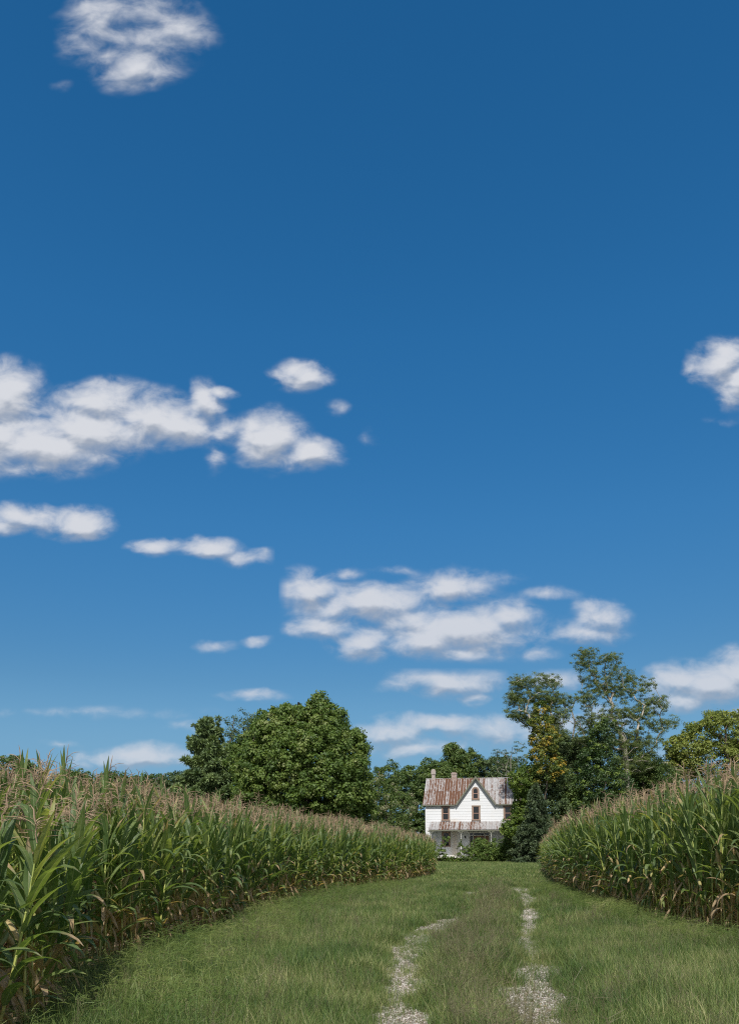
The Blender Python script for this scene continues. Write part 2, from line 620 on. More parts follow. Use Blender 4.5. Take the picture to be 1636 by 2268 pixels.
def sample_blobs(blobs, n, rng, depth=0.45, zmin=0.3):
    """points near the outside of a union of ellipsoids ((x,y,z),(rx,ry,rz))"""
    C = np.array([b[0] for b in blobs], float)
    Rr = np.array([b[1] for b in blobs], float)
    w = (Rr[:, 0] * Rr[:, 2])
    pts, outs = [], []
    while sum(map(len, pts)) < n:
        k = rng.choice(len(blobs), size=n, p=w / w.sum())
        d = unit(rng.normal(size=(n, 3)))
        rad = 1 - depth * rng.random(n) ** 1.7
        p = C[k] + d * rad[:, None] * Rr[k]
        q = (p[:, None, :] - C[None]) / Rr[None]
        inside = (np.linalg.norm(q, axis=2) < 1 - depth * 0.9).any(1)
        ok = ~inside & (p[:, 2] > zmin)
        pts.append(p[ok])
        outs.append(unit(d[ok] / Rr[k][ok]))
    return np.concatenate(pts)[:n], np.concatenate(outs)[:n]


def grow(base, top, targets, rng, r0, nseg=6, wob=0.06, trunk=None, tipr=0.012):
    """a branching skeleton from the base that reaches every target: list of (path, radii)"""
    base, top = np.array(base, float), np.array(top, float)
    if trunk is None:
        k = 9
        tt = np.linspace(0, 1, k)[:, None]
        path = base + (top - base) * tt
        h = np.linalg.norm(top - base)
        path[1:-1] += rng.normal(size=(k - 2, 3)) * np.array([1, 1, 0.2]) * wob * h * 0.25
    else:
        path = np.array(trunk, float)
    nodes = [p for p in path]
    parent = [-1] + list(range(len(path) - 1))
    ntr = len(path)
    order = np.argsort(np.linalg.norm(targets - path[len(path) // 2], axis=1))
    branches = []
    for ti in order:
        T = targets[ti]
        A = np.array(nodes)
        dv = T - A
        dist = np.linalg.norm(dv, axis=1)
        pen = dist + np.maximum(0, A[:, 2] - T[2] + 0.25 * np.linalg.norm(dv[:, :2], axis=1)) * 1.2
        pen[:2] += 3
        j = int(np.argmin(pen))
        a = A[j]
        d = dist[j]
        k = max(2, int(nseg * min(1, d / 3)) + 1)
        idx = [j]
        side = unit(rng.normal(size=3)) * d * 0.10
        for q in range(1, k + 1):
            s = q / k
            p = a + (T - a) * s + side * math.sin(s * math.pi) + np.array([0, 0, 0.10 * d * math.sin(s * math.pi)])
            if q < k:
                p = p + rng.normal(size=3) * d * 0.02
            nodes.append(p)
            parent.append(idx[-1])
            idx.append(len(nodes) - 1)
        branches.append(idx)
    cnt = np.zeros(len(nodes))
    has = set(parent)
    for i in range(len(nodes) - 1, -1, -1):
        if i not in has:
            cnt[i] += 1
        if parent[i] >= 0:
            cnt[parent[i]] += cnt[i]
    rr = np.maximum(tipr, r0 * (cnt / max(cnt[0], 1)) ** 0.5)
    rr[:ntr] = np.maximum(rr[:ntr], r0 * np.linspace(1, 0.25, ntr))
    A = np.array(nodes)
    out = [(A[:ntr], rr[:ntr])]
    for idx in branches:
        r = rr[idx].copy()
        r[0] = min(r[0], r[1] * 1.15)
        out.append((A[idx], r))
    return out


def make_tree(name, label, cat, base, blobs, mat, n=300, per=40, csize=0.55, L=0.2, Wd=0.13, trunk_r=0.25, seed=1, group=None,
              depth=0.45, flat=1.0, bark=None, limbs=60, top=None, trunk=None, up=0.35, shell=0.75, zmin=0.3, tint=0.5, extra=None,
              droop=0.35, tone=0.22, wob=0.06, crown='crown', lumps=0, lump_r=(16, 30)):
    """blobs: (px, py, rx_px, ry_px[, depth_scale, dY]) in picture units at the tree's distance"""
    rng = np.random.default_rng(seed)
    X, Y = base
    W3 = []
    blobs = list(blobs)
    for _ in range(lumps):
        b = blobs[rng.integers(0, max(1, len(blobs) - lumps // 99))]
        a = rng.uniform(-0.5, 3.64)
        r_ = rng.uniform(*lump_r)
        blobs.append((b[0] + math.cos(a) * (b[2] - r_ * .35), b[1] - math.sin(a) * (b[3] - r_ * .35), r_, r_, 1.0, rng.uniform(-0.8, 0.5) * b[2] * Y / FPX))
    for b in blobs:
        dY = b[5] if len(b) > 5 else 0.0
        c = at(b[0], b[1], Y + dY)
        k = (Y + dY) / FPX
        W3.append(((c.x - X, dY, c.z), (b[2] * k, b[2] * k * (b[4] if len(b) > 4 else 1.0), b[3] * k)))
    root = tag(empty(name, (X, Y, 0)), label, cat, group)
    P, out = sample_blobs(W3, n, rng, depth, zmin)
    g = Geo()
    cs = csize * rng.uniform(0.6, 1.35, n)
    Rv = np.stack([cs, cs, cs * 0.75 * flat], 1)
    clump_leaves(g, P, Rv, per, L, Wd, rng, out, tint + rng.normal(size=n) * tone, up, shell, droop=droop)
    mats = [mat]
    if extra:
        for (m2, frac, lift) in extra:
            k = rng.random(n) < frac
            mats.append(m2)
            clump_leaves(g, P[k] + out[k] * 0.25 + np.array([0, 0, lift]), Rv[k] * 0.9, per, L, Wd, rng, out[k], np.full(k.sum(), 0.75), up, shell, mi=len(mats) - 1)
    g.build(crown, mats, root)
    cz = np.array([c for c, r in W3])
    if top is None:
        tz = max(c[2] for c, r in W3)
        top = (float(cz[:, 0].mean()), float(cz[:, 1].mean()), tz)
    if trunk is not None:
        tr = []
        for (px, py) in trunk:
            q = at(px, py, Y)
            tr.append((q.x - X, 0, max(q.z, -0.1)))
        trunk = tr
        top = tr[-1]
    sel = rng.choice(n, size=min(limbs, n), replace=False)
    tg = Geo()
    for path, rad in grow((0, 0, -0.1), top, P[sel], rng, trunk_r, trunk=trunk, wob=wob):
        tg.tube(path, rad, 7 if rad[0] > 0.08 else 4)
    tg.build('trunk', bark or M_bark, root, smooth=True)
    return root


# ------------------------------------------------------------------ layout of the drive and the two fields
def edge_line(pts, pre, post, k=1.0):
    a = [tuple(np.interp(q[1], [2070, 2150], [k, max(k, 0.965)]) * v for v in ground(*q)) for q in pts]      # k < 1: the rows' feet stand in grass, their visible edge is its top
    return np.array(pre + a + post)


LE = edge_line([(128, 2268), (173, 2165), (312, 2124), (398, 2086), (496, 2047), (555, 2022), (700, 1985), (850, 1958), (946, 1940)], [(-2.72, 0), (-2.68, 4.5)], [], 0.90)
LE = np.vstack([LE, [LE[-1, 0] + 1.0, LE[-1, 1] + 7]])
RE = edge_line([(1626, 2083), (1554, 2062), (1453, 2040), (1339, 2005), (1281, 1985), (1238, 1965), (1209, 1936)], [], [], 0.91)
RE = np.vstack([[RE[0, 0] + 0.6, 0], [RE[0, 0] + 0.3, RE[0, 1] - 4], RE, [RE[-1, 0] + 1.5, RE[-1, 1] + 8]])


def xl(y):
    return np.interp(y, LE[:, 1], LE[:, 0])


def xr(y):
    return np.interp(y, RE[:, 1], RE[:, 0])


TRACK_L = edge_line([(1043, 1980), (1021, 2034), (961, 2058), (905, 2105), (893, 2176), (889, 2248)][::-1], [(0.2, 3)], [])
TRACK_L = np.vstack([TRACK_L, [TRACK_L[-1, 0] + 2.4, TRACK_L[-1, 1] + 12]])
TRACK_R = edge_line([(1143, 1970), (1164, 1991), (1171, 2041), (1163, 2084), (1170, 2148), (1178, 2212), (1182, 2262)][::-1], [(1.6, 3)], [])
TRACK_R = np.vstack([TRACK_R, [TRACK_R[-1, 0] + 2.4, TRACK_R[-1, 1] + 12]])
GY = lambda py: ground(CX, py)[1]

# ---- ground sheet
m_ground, t, p = new_mat('ground_turf')
co = objco(t)
n1 = t.noise(co, 0.25, 5, 0.6)
n2 = t.noise(co, 9.0, 6, 0.7)
c1 = t.mix(n1, (0.050, 0.078, 0.020), (0.085, 0.105, 0.032))
c2 = t.mix(t.maprange(n2, 0.35, 0.65, 0, 1), c1, (0.075, 0.062, 0.040))
t.link(c2, p.inputs['Base Color'])
p.inputs['Roughness'].default_value = 0.95
bump(t, p, n2, 0.05)
g = Geo()
xs = np.concatenate([np.linspace(-1500, -80, 8), np.linspace(-60, 60, 41), np.linspace(80, 1500, 8)])
ys = np.concatenate([np.linspace(-60, 0, 3), np.linspace(3, 120, 40), np.linspace(150, 3000, 12)])
XX, YY = np.meshgrid(xs, ys)
V_ = np.stack([XX, YY, np.zeros_like(XX)], -1).reshape(-1, 3)
w_ = len(xs)
I, J = np.meshgrid(np.arange(len(ys) - 1), np.arange(w_ - 1), indexing='ij')
q = (I * w_ + J).reshape(-1)
g.add(V_, np.stack([q, q + 1, q + w_ + 1, q + w_], 1))
tag(g.build('ground', m_ground), kind='structure')

# ---- bare soil of the fields
m_soil, t, p = new_mat('field_soil')
co = objco(t)
n2 = t.noise(co, 5.0, 7, 0.7)
t.link(t.ramp(n2, [(0.3, (0.12, 0.088, 0.060)), (0.55, (0.24, 0.185, 0.125)), (0.75, (0.38, 0.30, 0.20))]), p.inputs['Base Color'])
p.inputs['Roughness'].default_value = 0.95
bump(t, p, n2, 0.08)


def field_sheet(name, ys, inner, outer):
    g = Geo()
    v = []
    for y in ys:
        a, b = inner(y), outer(y)
        v += [(a, y, 0.004), (b, y, 0.004)]
    f = [(2 * i, 2 * i + 1, 2 * i + 3, 2 * i + 2) for i in range(len(ys) - 1)]
    g.add(v, np.array(f))
    return tag(g.build(name, m_soil), kind='structure')


field_sheet('field_soil', np.linspace(0, LE[-1, 1], 40), lambda y: -60.0, lambda y: float(xl(y)) + 0.25 + 0.15 * math.sin(y * 2.1))
field_sheet('field_soil', np.linspace(0, RE[-1, 1], 40), lambda y: float(xr(y)) - 0.2 + 0.12 * math.sin(y * 1.7), lambda y: 60.0)

# ---- gravel wheel tracks
m_grav, t, p = new_mat('gravel')
co = objco(t)
vor = t.n.new('ShaderNodeTexVoronoi')
vor.inputs['Scale'].default_value = 42
t.link(t.mapping(co), vor.inputs['Vector'])
stone = t.ramp(vor.outputs['Color'], [(0.1, (0.19, 0.17, 0.15)), (0.5, (0.34, 0.315, 0.28)), (0.9, (0.50, 0.47, 0.43))])
edge = t.maprange(vor.outputs['Distance'], 0.25, 0.6, 0, 1)
cc = t.mix(edge, stone, (0.16, 0.13, 0.10))
patch = t.maprange(t.noise(co, 2.2, 5, 0.65), 0.40, 0.60, 0, 1)
cc = t.mix(t.math('MULTIPLY', patch, 0.85), cc, (0.17, 0.115, 0.085))
t.link(cc, p.inputs['Base Color'])
p.inputs['Roughness'].default_value = 0.95
bump(t, p, vor.outputs['Distance'], -0.015)


def ribbon(name, tr, w, z, y1):
    g = Geo()
    ys = np.arange(2.5, y1, 0.12)
    xs = np.interp(ys, tr[:, 1], tr[:, 0])
    wl = w * (0.75 + 0.7 * smooth_noise(ys, ys * 0, 0.8, 3)) * np.clip((y1 - ys) / 3, 0, 1)
    wr = w * (0.75 + 0.7 * smooth_noise(ys, ys * 0, 0.7, 9)) * np.clip((y1 - ys) / 3, 0, 1)
    a = np.stack([xs - wl, ys, np.full_like(ys, z)], 1)
    m1 = np.stack([xs - wl * 0.3, ys, np.full_like(ys, z)], 1)
    m2 = np.stack([xs + wr * 0.3, ys, np.full_like(ys, z)], 1)
    b = np.stack([xs + wr, ys, np.full_like(ys, z)], 1)
    v = np.stack([a, m1, m2, b], 1).reshape(-1, 3)
    i = np.arange(len(ys) - 1)[:, None] * 4 + np.arange(3)[None]
    i = i.reshape(-1)
    g.add(v, np.stack([i, i + 1, i + 5, i + 4], 1))
    return tag(g.build(name, m_grav), kind='structure')


ribbon('gravel_track', TRACK_L, 0.42, 0.004, 29)
ribbon('gravel_track', TRACK_R, 0.38, 0.004, 32)


def track_mask(x, y):
    """1 where the wheels keep the gravel bare"""
    dl = np.abs(x - np.interp(y, TRACK_L[:, 1], TRACK_L[:, 0]))
    dr = np.abs(x - np.interp(y, TRACK_R[:, 1], TRACK_R[:, 0]))
    nz = smooth_noise(x, y * 0.7, 0.22, 5) * 0.26 + smooth_noise(x, y * 0.6, 0.6, 8) * 0.24
    # wheel tracks are open here and there, grown over elsewhere
    ol = np.interp(y, [0] + [GY(v) for v in (2268, 2200, 2160, 2110, 2080, 2045, 2030, 2000, 1986, 1980, 1972)], [.24, .34, .36, .42, .46, .56, .56, .12, .0, .30, .55, .0])
    orr = np.interp(y, [0] + [GY(v) for v in (2255, 2215, 2150, 2130, 2088, 2070, 2035, 2020, 1995, 1985, 1968, 1964)], [.05, .34, .46, .44, .18, .42, .26, .40, .32, .48, .62, .56, .0])
    ml = (ol - dl + nz - 0.20)
    mr = (orr - dr + nz - 0.20)
    wide = 0.08 + smooth_noise(x, y, 0.45, 31) * 0.12
    return np.maximum(ml, mr) - wide


# pebbles
rng = np.random.default_rng(11)
m_peb, t, p = new_mat('pebble')
t.link(t.ramp(obj_rand(t), [(0, (0.18, 0.155, 0.13)), (0.4, (0.34, 0.31, 0.28)), (0.85, (0.54, 0.51, 0.47)), (1, (0.36, 0.26, 0.19))]), p.inputs['Base Color'])
p.inputs['Roughness'].default_value = 0.9
pebs = []
for k in range(5):
    bm = bmesh.new()
    bmesh.ops.create_icosphere(bm, subdivisions=1, radius=1)
    for v in bm.verts:
        v.co = Vector((v.co.x * random.uniform(.8, 1.3), v.co.y * random.uniform(.7, 1.1), v.co.z * random.uniform(.5, .75)))
    g = Geo()
    g.add([v.co[:] for v in bm.verts], np.array([[v.index for v in f.verts] for f in bm.faces]))
    bm.free()
    pebs.append(g.build('pebble', m_peb, link=False))
n = 60000
y = 4.5 + 27 * rng.random(n) ** 1.6
side = rng.random(n) < 0.5
x = np.where(side, np.interp(y, TRACK_L[:, 1], TRACK_L[:, 0]), np.interp(y, TRACK_R[:, 1], TRACK_R[:, 0])) + rng.normal(size=n) * 0.30
mk = track_mask(x, y)
k = mk > rng.uniform(-0.12, 0.06, n)
x, y = x[k], y[k]
n = len(x)
sz = rng.uniform(0.005, 0.013, n) * np.clip(0.8 + y * 0.02, 1, 1.4)
P = np.stack([x, y, sz * 0.3 + 0.004], 1)
o = scatter('gravel', P, np.stack([rng.normal(size=n) * .3, rng.normal(size=n) * .3, rng.random(n) * 6.28], 1), np.stack([sz] * 3, 1), rng.integers(0, 5, n).astype(np.int32), pebs, [m_peb])
tag(o, 'pale crushed stone showing through the grass in the wheel tracks', 'gravel', kind='stuff')

# ------------------------------------------------------------------ grass
m_grass, t, p = new_mat('grass_blade')
f = attr(t, 'tint')
rn = obj_rand(t)
wp = t.n.new('ShaderNodeNewGeometry').outputs['Position']
big = t.noise(wp, 0.8, 5, 0.65)
ff = t.math('ADD', t.math('MULTIPLY', f, 0.75), t.math('MULTIPLY', rn, 0.15))
ff = t.math('ADD', ff, t.math('MULTIPLY', t.math('SUBTRACT', big, 0.47), 1.6), clamp=True)
c = t.ramp(ff, [(0, (0.045, 0.098, 0.024)), (0.4, (0.098, 0.165, 0.038)), (0.75, (0.205, 0.262, 0.070)), (1, (0.44, 0.42, 0.20))])
dr = attr(t, 'dry')
c = t.mix(t.math('MULTIPLY', dr, 0.75), c, (0.23, 0.165, 0.13))
t.link(c, p.inputs['Base Color'])
p.inputs['Roughness'].default_value = 0.5
p.inputs['Specular IOR Level'].default_value = 0.35
tb = t.n.new('ShaderNodeBsdfTranslucent')
t.link(c, tb.inputs[0])
ms = t.n.new('ShaderNodeMixShader')
ms.inputs[0].default_value = 0.3
t.link(p.outputs[0], ms.inputs[1])
t.link(tb.outputs[0], ms.inputs[2])
t.link(ms.outputs[0], t.n['Material Output'].inputs[0])


def tuft(rng, blades, rad, h0, h1, w, lean=0.5, seg=3, seed_heads=0, flat=0.0):
    g = Geo()
    for b in range(blades):
        a = rng.random() * 6.283
        r = rad * math.sqrt(rng.random())
        bx, by = r * math.cos(a), r * math.sin(a)
        az = rng.random() * 6.283
        h = rng.uniform(h0, h1)
        le = rng.uniform(0.1, lean) * h
        bend = rng.uniform(1.4, 2.6)
        px, py = math.cos(az), math.sin(az)
        sx, sy = -py, px
        tw = rng.normal() * 0.5
        sx, sy = sx * math.cos(tw) + px * math.sin(tw), sy * math.cos(tw) + py * math.sin(tw)
        ww = w * rng.uniform(0.6, 1.3)
        v = []
        for s in range(seg + 1):
            q = s / seg
            z = h * (q - 0.25 * (le / h) * q * q)
            ox = le * q ** bend
            cw = ww * (1 - q ** 1.5) * 0.5 + ww * 0.04
            cx_, cy_ = bx + px * ox, by + py * ox
            v += [(cx_ - sx * cw, cy_ - sy * cw, z - flat * ox), (cx_ + sx * cw, cy_ + sy * cw, z - flat * ox)]
        f = [(2 * i, 2 * i + 1, 2 * i + 3, 2 * i + 2) for i in range(seg)]
        g.add(v, np.array(f), tint=rng.random(), dry=0.75 if rng.random() < 0.06 else 0.0)
    for b in range(seed_heads):
        a = rng.random() * 6.283
        r = rad * math.sqrt(rng.random())
        h = rng.uniform(h1 * 0.9, h1 * 1.5)
        az = rng.random() * 6.283
        le = rng.uniform(0.05, 0.35) * h
        base = np.array([r * math.cos(a), r * math.sin(a), 0])
        tip = base + np.array([math.cos(az) * le, math.sin(az) * le, h])
        mid = (base + tip) / 2 + np.array([0, 0, h * 0.04])
        g.tube([base, mid, tip], [w * .18, w * .16, w * .1], 3, dry=0.8)
        for q in range(7):
            s = rng.uniform(0.55, 1.0)
            pp = base + (tip - base) * s
            dd = unit(rng.normal(size=3) + np.array([0, 0, 0.6])) * rng.uniform(0.03, 0.07) * (h / 0.3)
            g.tube([pp, pp + dd], [w * .16, w * .10], 3, dry=rng.uniform(0.7, 1.0), cap=False)
    return g


rng = np.random.default_rng(21)
T1 = [tuft(rng, 22, 0.10, 0.08, 0.25, 0.0046, 0.9, 3).build('grass_tuft', m_grass, link=False) for _ in range(5)]
T1 += [tuft(rng, 20, 0.10, 0.10, 0.24, 0.0045, 0.7, 3, seed_heads=6).build('grass_tuft', m_grass, link=False) for _ in range(3)]
T2 = [tuft(rng, 34, 0.20, 0.09, 0.24, 0.008, 0.8, 2).build('grass_tuft', m_grass, link=False) for _ in range(4)]
T2 += [tuft(rng, 20, 0.20, 0.10, 0.24, 0.0075, 0.7, 2, seed_heads=8).build('grass_tuft', m_grass, link=False) for _ in range(2)]
T3 = [tuft(rng, 40, 0.42, 0.09, 0.22, 0.018, 0.8, 2).build('grass_tuft', m_grass, link=False) for _ in range(4)]
# coarse crab grass with pale spread seed fingers along the corn
T4 = []
for _ in range(3):
    gg = tuft(rng, 30, 0.14, 0.10, 0.26, 0.0048, 0.9, 3)
    for b in range(2):
        a = rng.random() * 6.283
        h = rng.uniform(0.22, 0.36)
        base = np.array([rng.normal() * .05, rng.normal() * .05, 0])
        tip = base + np.array([math.cos(a) * .12, math.sin(a) * .12, h])
        gg.tube([base, (base + tip) / 2 + np.array([0, 0, .03]), tip], [0.0012] * 3, 3, tint=0.5)
        for q in range(4):
            dd = unit(np.array([rng.normal(), rng.normal(), rng.uniform(.1, .9)])) * rng.uniform(.07, .12)
            gg.tube([tip, tip + dd * .6, tip + dd + np.array([0, 0, -.015])], [0.0013, 0.0015, 0.0008], 3, tint=0.65)
    T4.append(gg.build('grass_tuft', m_grass, link=False))

allv = T1 + T2 + T3 + T4
PP, RO, SC, ID = [], [], [], []


def strew(n, y0, y1, xa, xb, ids, s0, s1, power=1.0, respect=True, probs=None):
    y = y0 + (y1 - y0) * rng.random(n) ** power
    a, b = xa(y), xb(y)
    x = a + (b - a) * rng.random(n)
    inv = np.abs(x) < 0.475 * y + 1.5
    x, y = x[inv], y[inv]
    keep = np.ones(len(x), bool)
    sc = rng.uniform(s0, s1, len(x)) * (0.75 + 0.5 * smooth_noise(x, y, 1.6, 2))
    if respect:
        m = track_mask(x, y)
        m = m + rng.normal(size=len(x)) * 0.07 + (smooth_noise(x, y, 0.16, 77) - 0.5) * 0.22
        keep &= (m < -0.02) | (rng.random(len(x)) < 0.20)
        tl, tr_ = np.interp(y, TRACK_L[:, 1], TRACK_L[:, 0]), np.interp(y, TRACK_R[:, 1], TRACK_R[:, 0])
        sc = sc * np.clip(0.50 + (-m) * 1.8, 0.38, 1.0) * np.where((x > tl + .25) & (x < tr_ - .25) & (y < 30), 1.22, 1.0)
    x, y, sc = x[keep], y[keep], sc[keep]
    n = len(x)
    PP.append(np.stack([x, y, np.zeros(n)], 1))
    RO.append(np.stack([rng.normal(size=n) * .12, rng.normal(size=n) * .12, rng.random(n) * 6.283], 1))
    SC.append(np.stack([sc, sc, sc * rng.uniform(0.8, 1.25, n)], 1))
    # seed-headed tufts mostly between the wheel tracks
    i = rng.choice(ids, n, p=probs)
    ID.append(i)
    return x, y


between = lambda s: (lambda y: np.interp(y, TRACK_L[:, 1], TRACK_L[:, 0]) + s * 0.25), (lambda y: np.interp(y, TRACK_R[:, 1], TRACK_R[:, 0]) - s * 0.25)
aL = lambda y: xl(y) - 0.15
aR = lambda y: xr(y) + 0.1
strew(78000, 4.4, 15, aL, aR, np.arange(8), 0.75, 1.25, 0.85, probs=[.1985] * 5 + [.0025] * 3)
strew(280, 4.6, 15, lambda y: np.interp(y, TRACK_L[:, 1], TRACK_L[:, 0]) + .35, lambda y: np.interp(y, TRACK_R[:, 1], TRACK_R[:, 0]) - .2, np.arange(5, 8), 0.9, 1.35, 1.0)
strew(34000, 14, 34, aL, aR, np.arange(8, 14), 0.75, 1.2, 0.9, probs=[.248] * 4 + [.004] * 2)
strew(70, 14, 24, lambda y: np.interp(y, TRACK_L[:, 1], TRACK_L[:, 0]) + .35, lambda y: np.interp(y, TRACK_R[:, 1], TRACK_R[:, 0]) - .2, np.arange(12, 14), 0.9, 1.3, 1.0)
strew(15000, 33, 58, aL, aR, np.arange(14, 18), 0.75, 1.15)
strew(30000, 52, 100, lambda y: -16 + 0 * y, lambda y: 40 + 0 * y, np.arange(14, 18), 0.75, 1.2, respect=False)
strew(2600, 5, 30, lambda y: xl(y) - 0.2, lambda y: xl(y) + 1.6, np.arange(18, 21), 0.75, 1.15, 1.0)
strew(2600, 11, 30, lambda y: xr(y) - 1.0, lambda y: xr(y) + 0.15, np.arange(18, 21), 0.7, 1.0, 1.0)
o = scatter('grass', np.concatenate(PP), np.concatenate(RO), np.concatenate(SC), np.concatenate(ID).astype(np.int32), allv, [m_grass])
tag(o, 'uncut green grass over the drive, the verges and the yard', 'grass', kind='stuff')


# ------------------------------------------------------------------ corn
m_cleaf, t, p = new_mat('corn_leaf')
f = attr(t, 'tint')
dry = attr(t, 'dry')
rn = obj_rand(t)
uvn = t.n.new('ShaderNodeUVMap')
uu, vv, _ = t.sep(uvn.outputs[0])
ff = t.math('ADD', t.math('MULTIPLY', f, 0.7), t.math('MULTIPLY', rn, 0.3))
c = t.ramp(ff, [(0, (0.080, 0.142, 0.046)), (0.45, (0.150, 0.225, 0.066)), (0.8, (0.25, 0.315, 0.095)), (1, (0.44, 0.42, 0.14))])
veins = t.math('SINE', t.math('MULTIPLY', uu, 75.0))
c = t.mix(t.maprange(veins, -1, 1, 0.0, 0.22), c, (0.16, 0.22, 0.10))
rib = t.math('COMPARE', uu, 0.5, 0.035)
c = t.mix(t.math('MULTIPLY', rib, 0.85), c, (0.34, 0.38, 0.19))
co = objco(t)
nz = t.noise(t.mapping(co, scale=(1, 1, 1)), 9, 4, 0.6)
tipm = t.maprange(t.math('ADD', vv, t.math('MULTIPLY', nz, 0.35)), 1.05, 1.2, 0, 1)
c = t.mix(t.math('MULTIPLY', tipm, 0.6), c, (0.30, 0.22, 0.09))
dm = t.math('ADD', dry, t.math('MULTIPLY', t.math('SUBTRACT', nz, 0.5), 0.5), clamp=True)
dcol = t.mix(nz, (0.32, 0.20, 0.10), (0.68, 0.52, 0.32))
c = t.mix(t.maprange(dm, 0.35, 0.65, 0, 1), c, dcol)
t.link(c, p.inputs['Base Color'])
p.inputs['Roughness'].default_value = 0.38
p.inputs['Specular IOR Level'].default_value = 0.55
tb = t.n.new('ShaderNodeBsdfTranslucent')
t.link(t.mix(1.0, c, (1.35, 1.35, 0.6), 'MULTIPLY'), tb.inputs[0])
ms = t.n.new('ShaderNodeMixShader')
ms.inputs[0].default_value = 0.48
t.link(p.outputs[0], ms.inputs[1])
t.link(tb.outputs[0], ms.inputs[2])
t.link(ms.outputs[0], t.n['Material Output'].inputs[0])
bump(t, p, veins, 0.001, 0.5)

m_stalk, t, p = new_mat('corn_stalk')
uvn = t.n.new('ShaderNodeUVMap')
uu, vv, _ = t.sep(uvn.outputs[0])
c = t.ramp(vv, [(0.0, (0.36, 0.25, 0.12)), (0.12, (0.40, 0.36, 0.11)), (0.5, (0.38, 0.42, 0.11)), (1, (0.28, 0.34, 0.10))])
nz = t.noise(objco(t), 7, 4, 0.6)
c = t.mix(t.maprange(nz, 0.55, 0.7, 0, 0.6), c, (0.22, 0.12, 0.06))
t.link(c, p.inputs['Base Color'])
p.inputs['Roughness'].default_value = 0.45
m_tassel, t, p = new_mat('corn_tassel')
t.link(t.mix(attr(t, 'tint'), (0.14, 0.092, 0.060), (0.40, 0.29, 0.185)), p.inputs['Base Color'])
p.inputs['Roughness'].default_value = 0.8
m_husk, t, p = new_mat('corn_husk')
uvn = t.n.new('ShaderNodeUVMap')
uu, vv, _ = t.sep(uvn.outputs[0])
c = t.mix(obj_rand(t), (0.17, 0.21, 0.05), (0.40, 0.27, 0.13))
c = t.mix(t.maprange(t.math('SINE', t.math('MULTIPLY', uu, 60.0)), -1, 1, 0, 0.3), c, (0.30, 0.28, 0.12))
t.link(c, p.inputs['Base Color'])
p.inputs['Roughness'].default_value = 0.6
m_silk, t, p = new_mat('corn_silk')
p.inputs['Base Color'].default_value = (0.07, 0.03, 0.018, 1)
p.inputs['Roughness'].default_value = 0.8


def corn_leaf(g, z0, az, length, width, a0, droop, rng, dry=0.0, twist=0.0, seg=9, fold=0.25, kink=None, dry_tip=0.0):
    """a long arched blade that leaves the stalk at z0"""
    v, uv = [], []
    pos = np.array([math.cos(az) * 0.012, math.sin(az) * 0.012, z0])
    tint = rng.random()
    step = length / seg
    wav = rng.uniform(0, 6.28)
    ca, sa = math.cos(az), math.sin(az)
    drift = rng.normal() * 0.25
    dd = []
    for s in range(seg + 1):
        q = s / seg
        th = a0 + droop * q ** 1.4
        if kink is not None and q > kink:
            th += (q - kink) * 3.2
        th = min(th, 3.0)
        azq = az + drift * q
        d = np.array([math.sin(th) * math.cos(azq), math.sin(th) * math.sin(azq), math.cos(th)])
        if s > 0:
            pos = pos + d * step
        side = np.array([-math.sin(azq), math.cos(azq), 0.0])
        nrm = np.cross(side, d)
        tw = twist * q
        sd_ = side * math.cos(tw) + nrm * math.sin(tw)
        nn = np.cross(sd_, d)
        w = width * min(1.0, 0.42 + q * 3.2) * max(0.0, 1 - q ** 2.6) * 0.5 + 0.002
        wv = math.sin(q * 14 + wav) * 0.10 * w
        fo = fold * w * (1 - 0.6 * q)
        v += [pos - sd_ * w + nn * (-fo + wv), pos, pos + sd_ * w + nn * (-fo - wv)]
        uv += [(0.0, q), (0.5, q), (1.0, q)]
        dd += [max(dry, dry_tip * max(0, q - 0.45) * 2)] * 3
    f = []
    for s in range(seg):
        a = 3 * s
        f += [(a, a + 1, a + 4, a + 3), (a + 1, a + 2, a + 5, a + 4)]
    g.add(v, np.array(f), 0, uv, tint, dd)


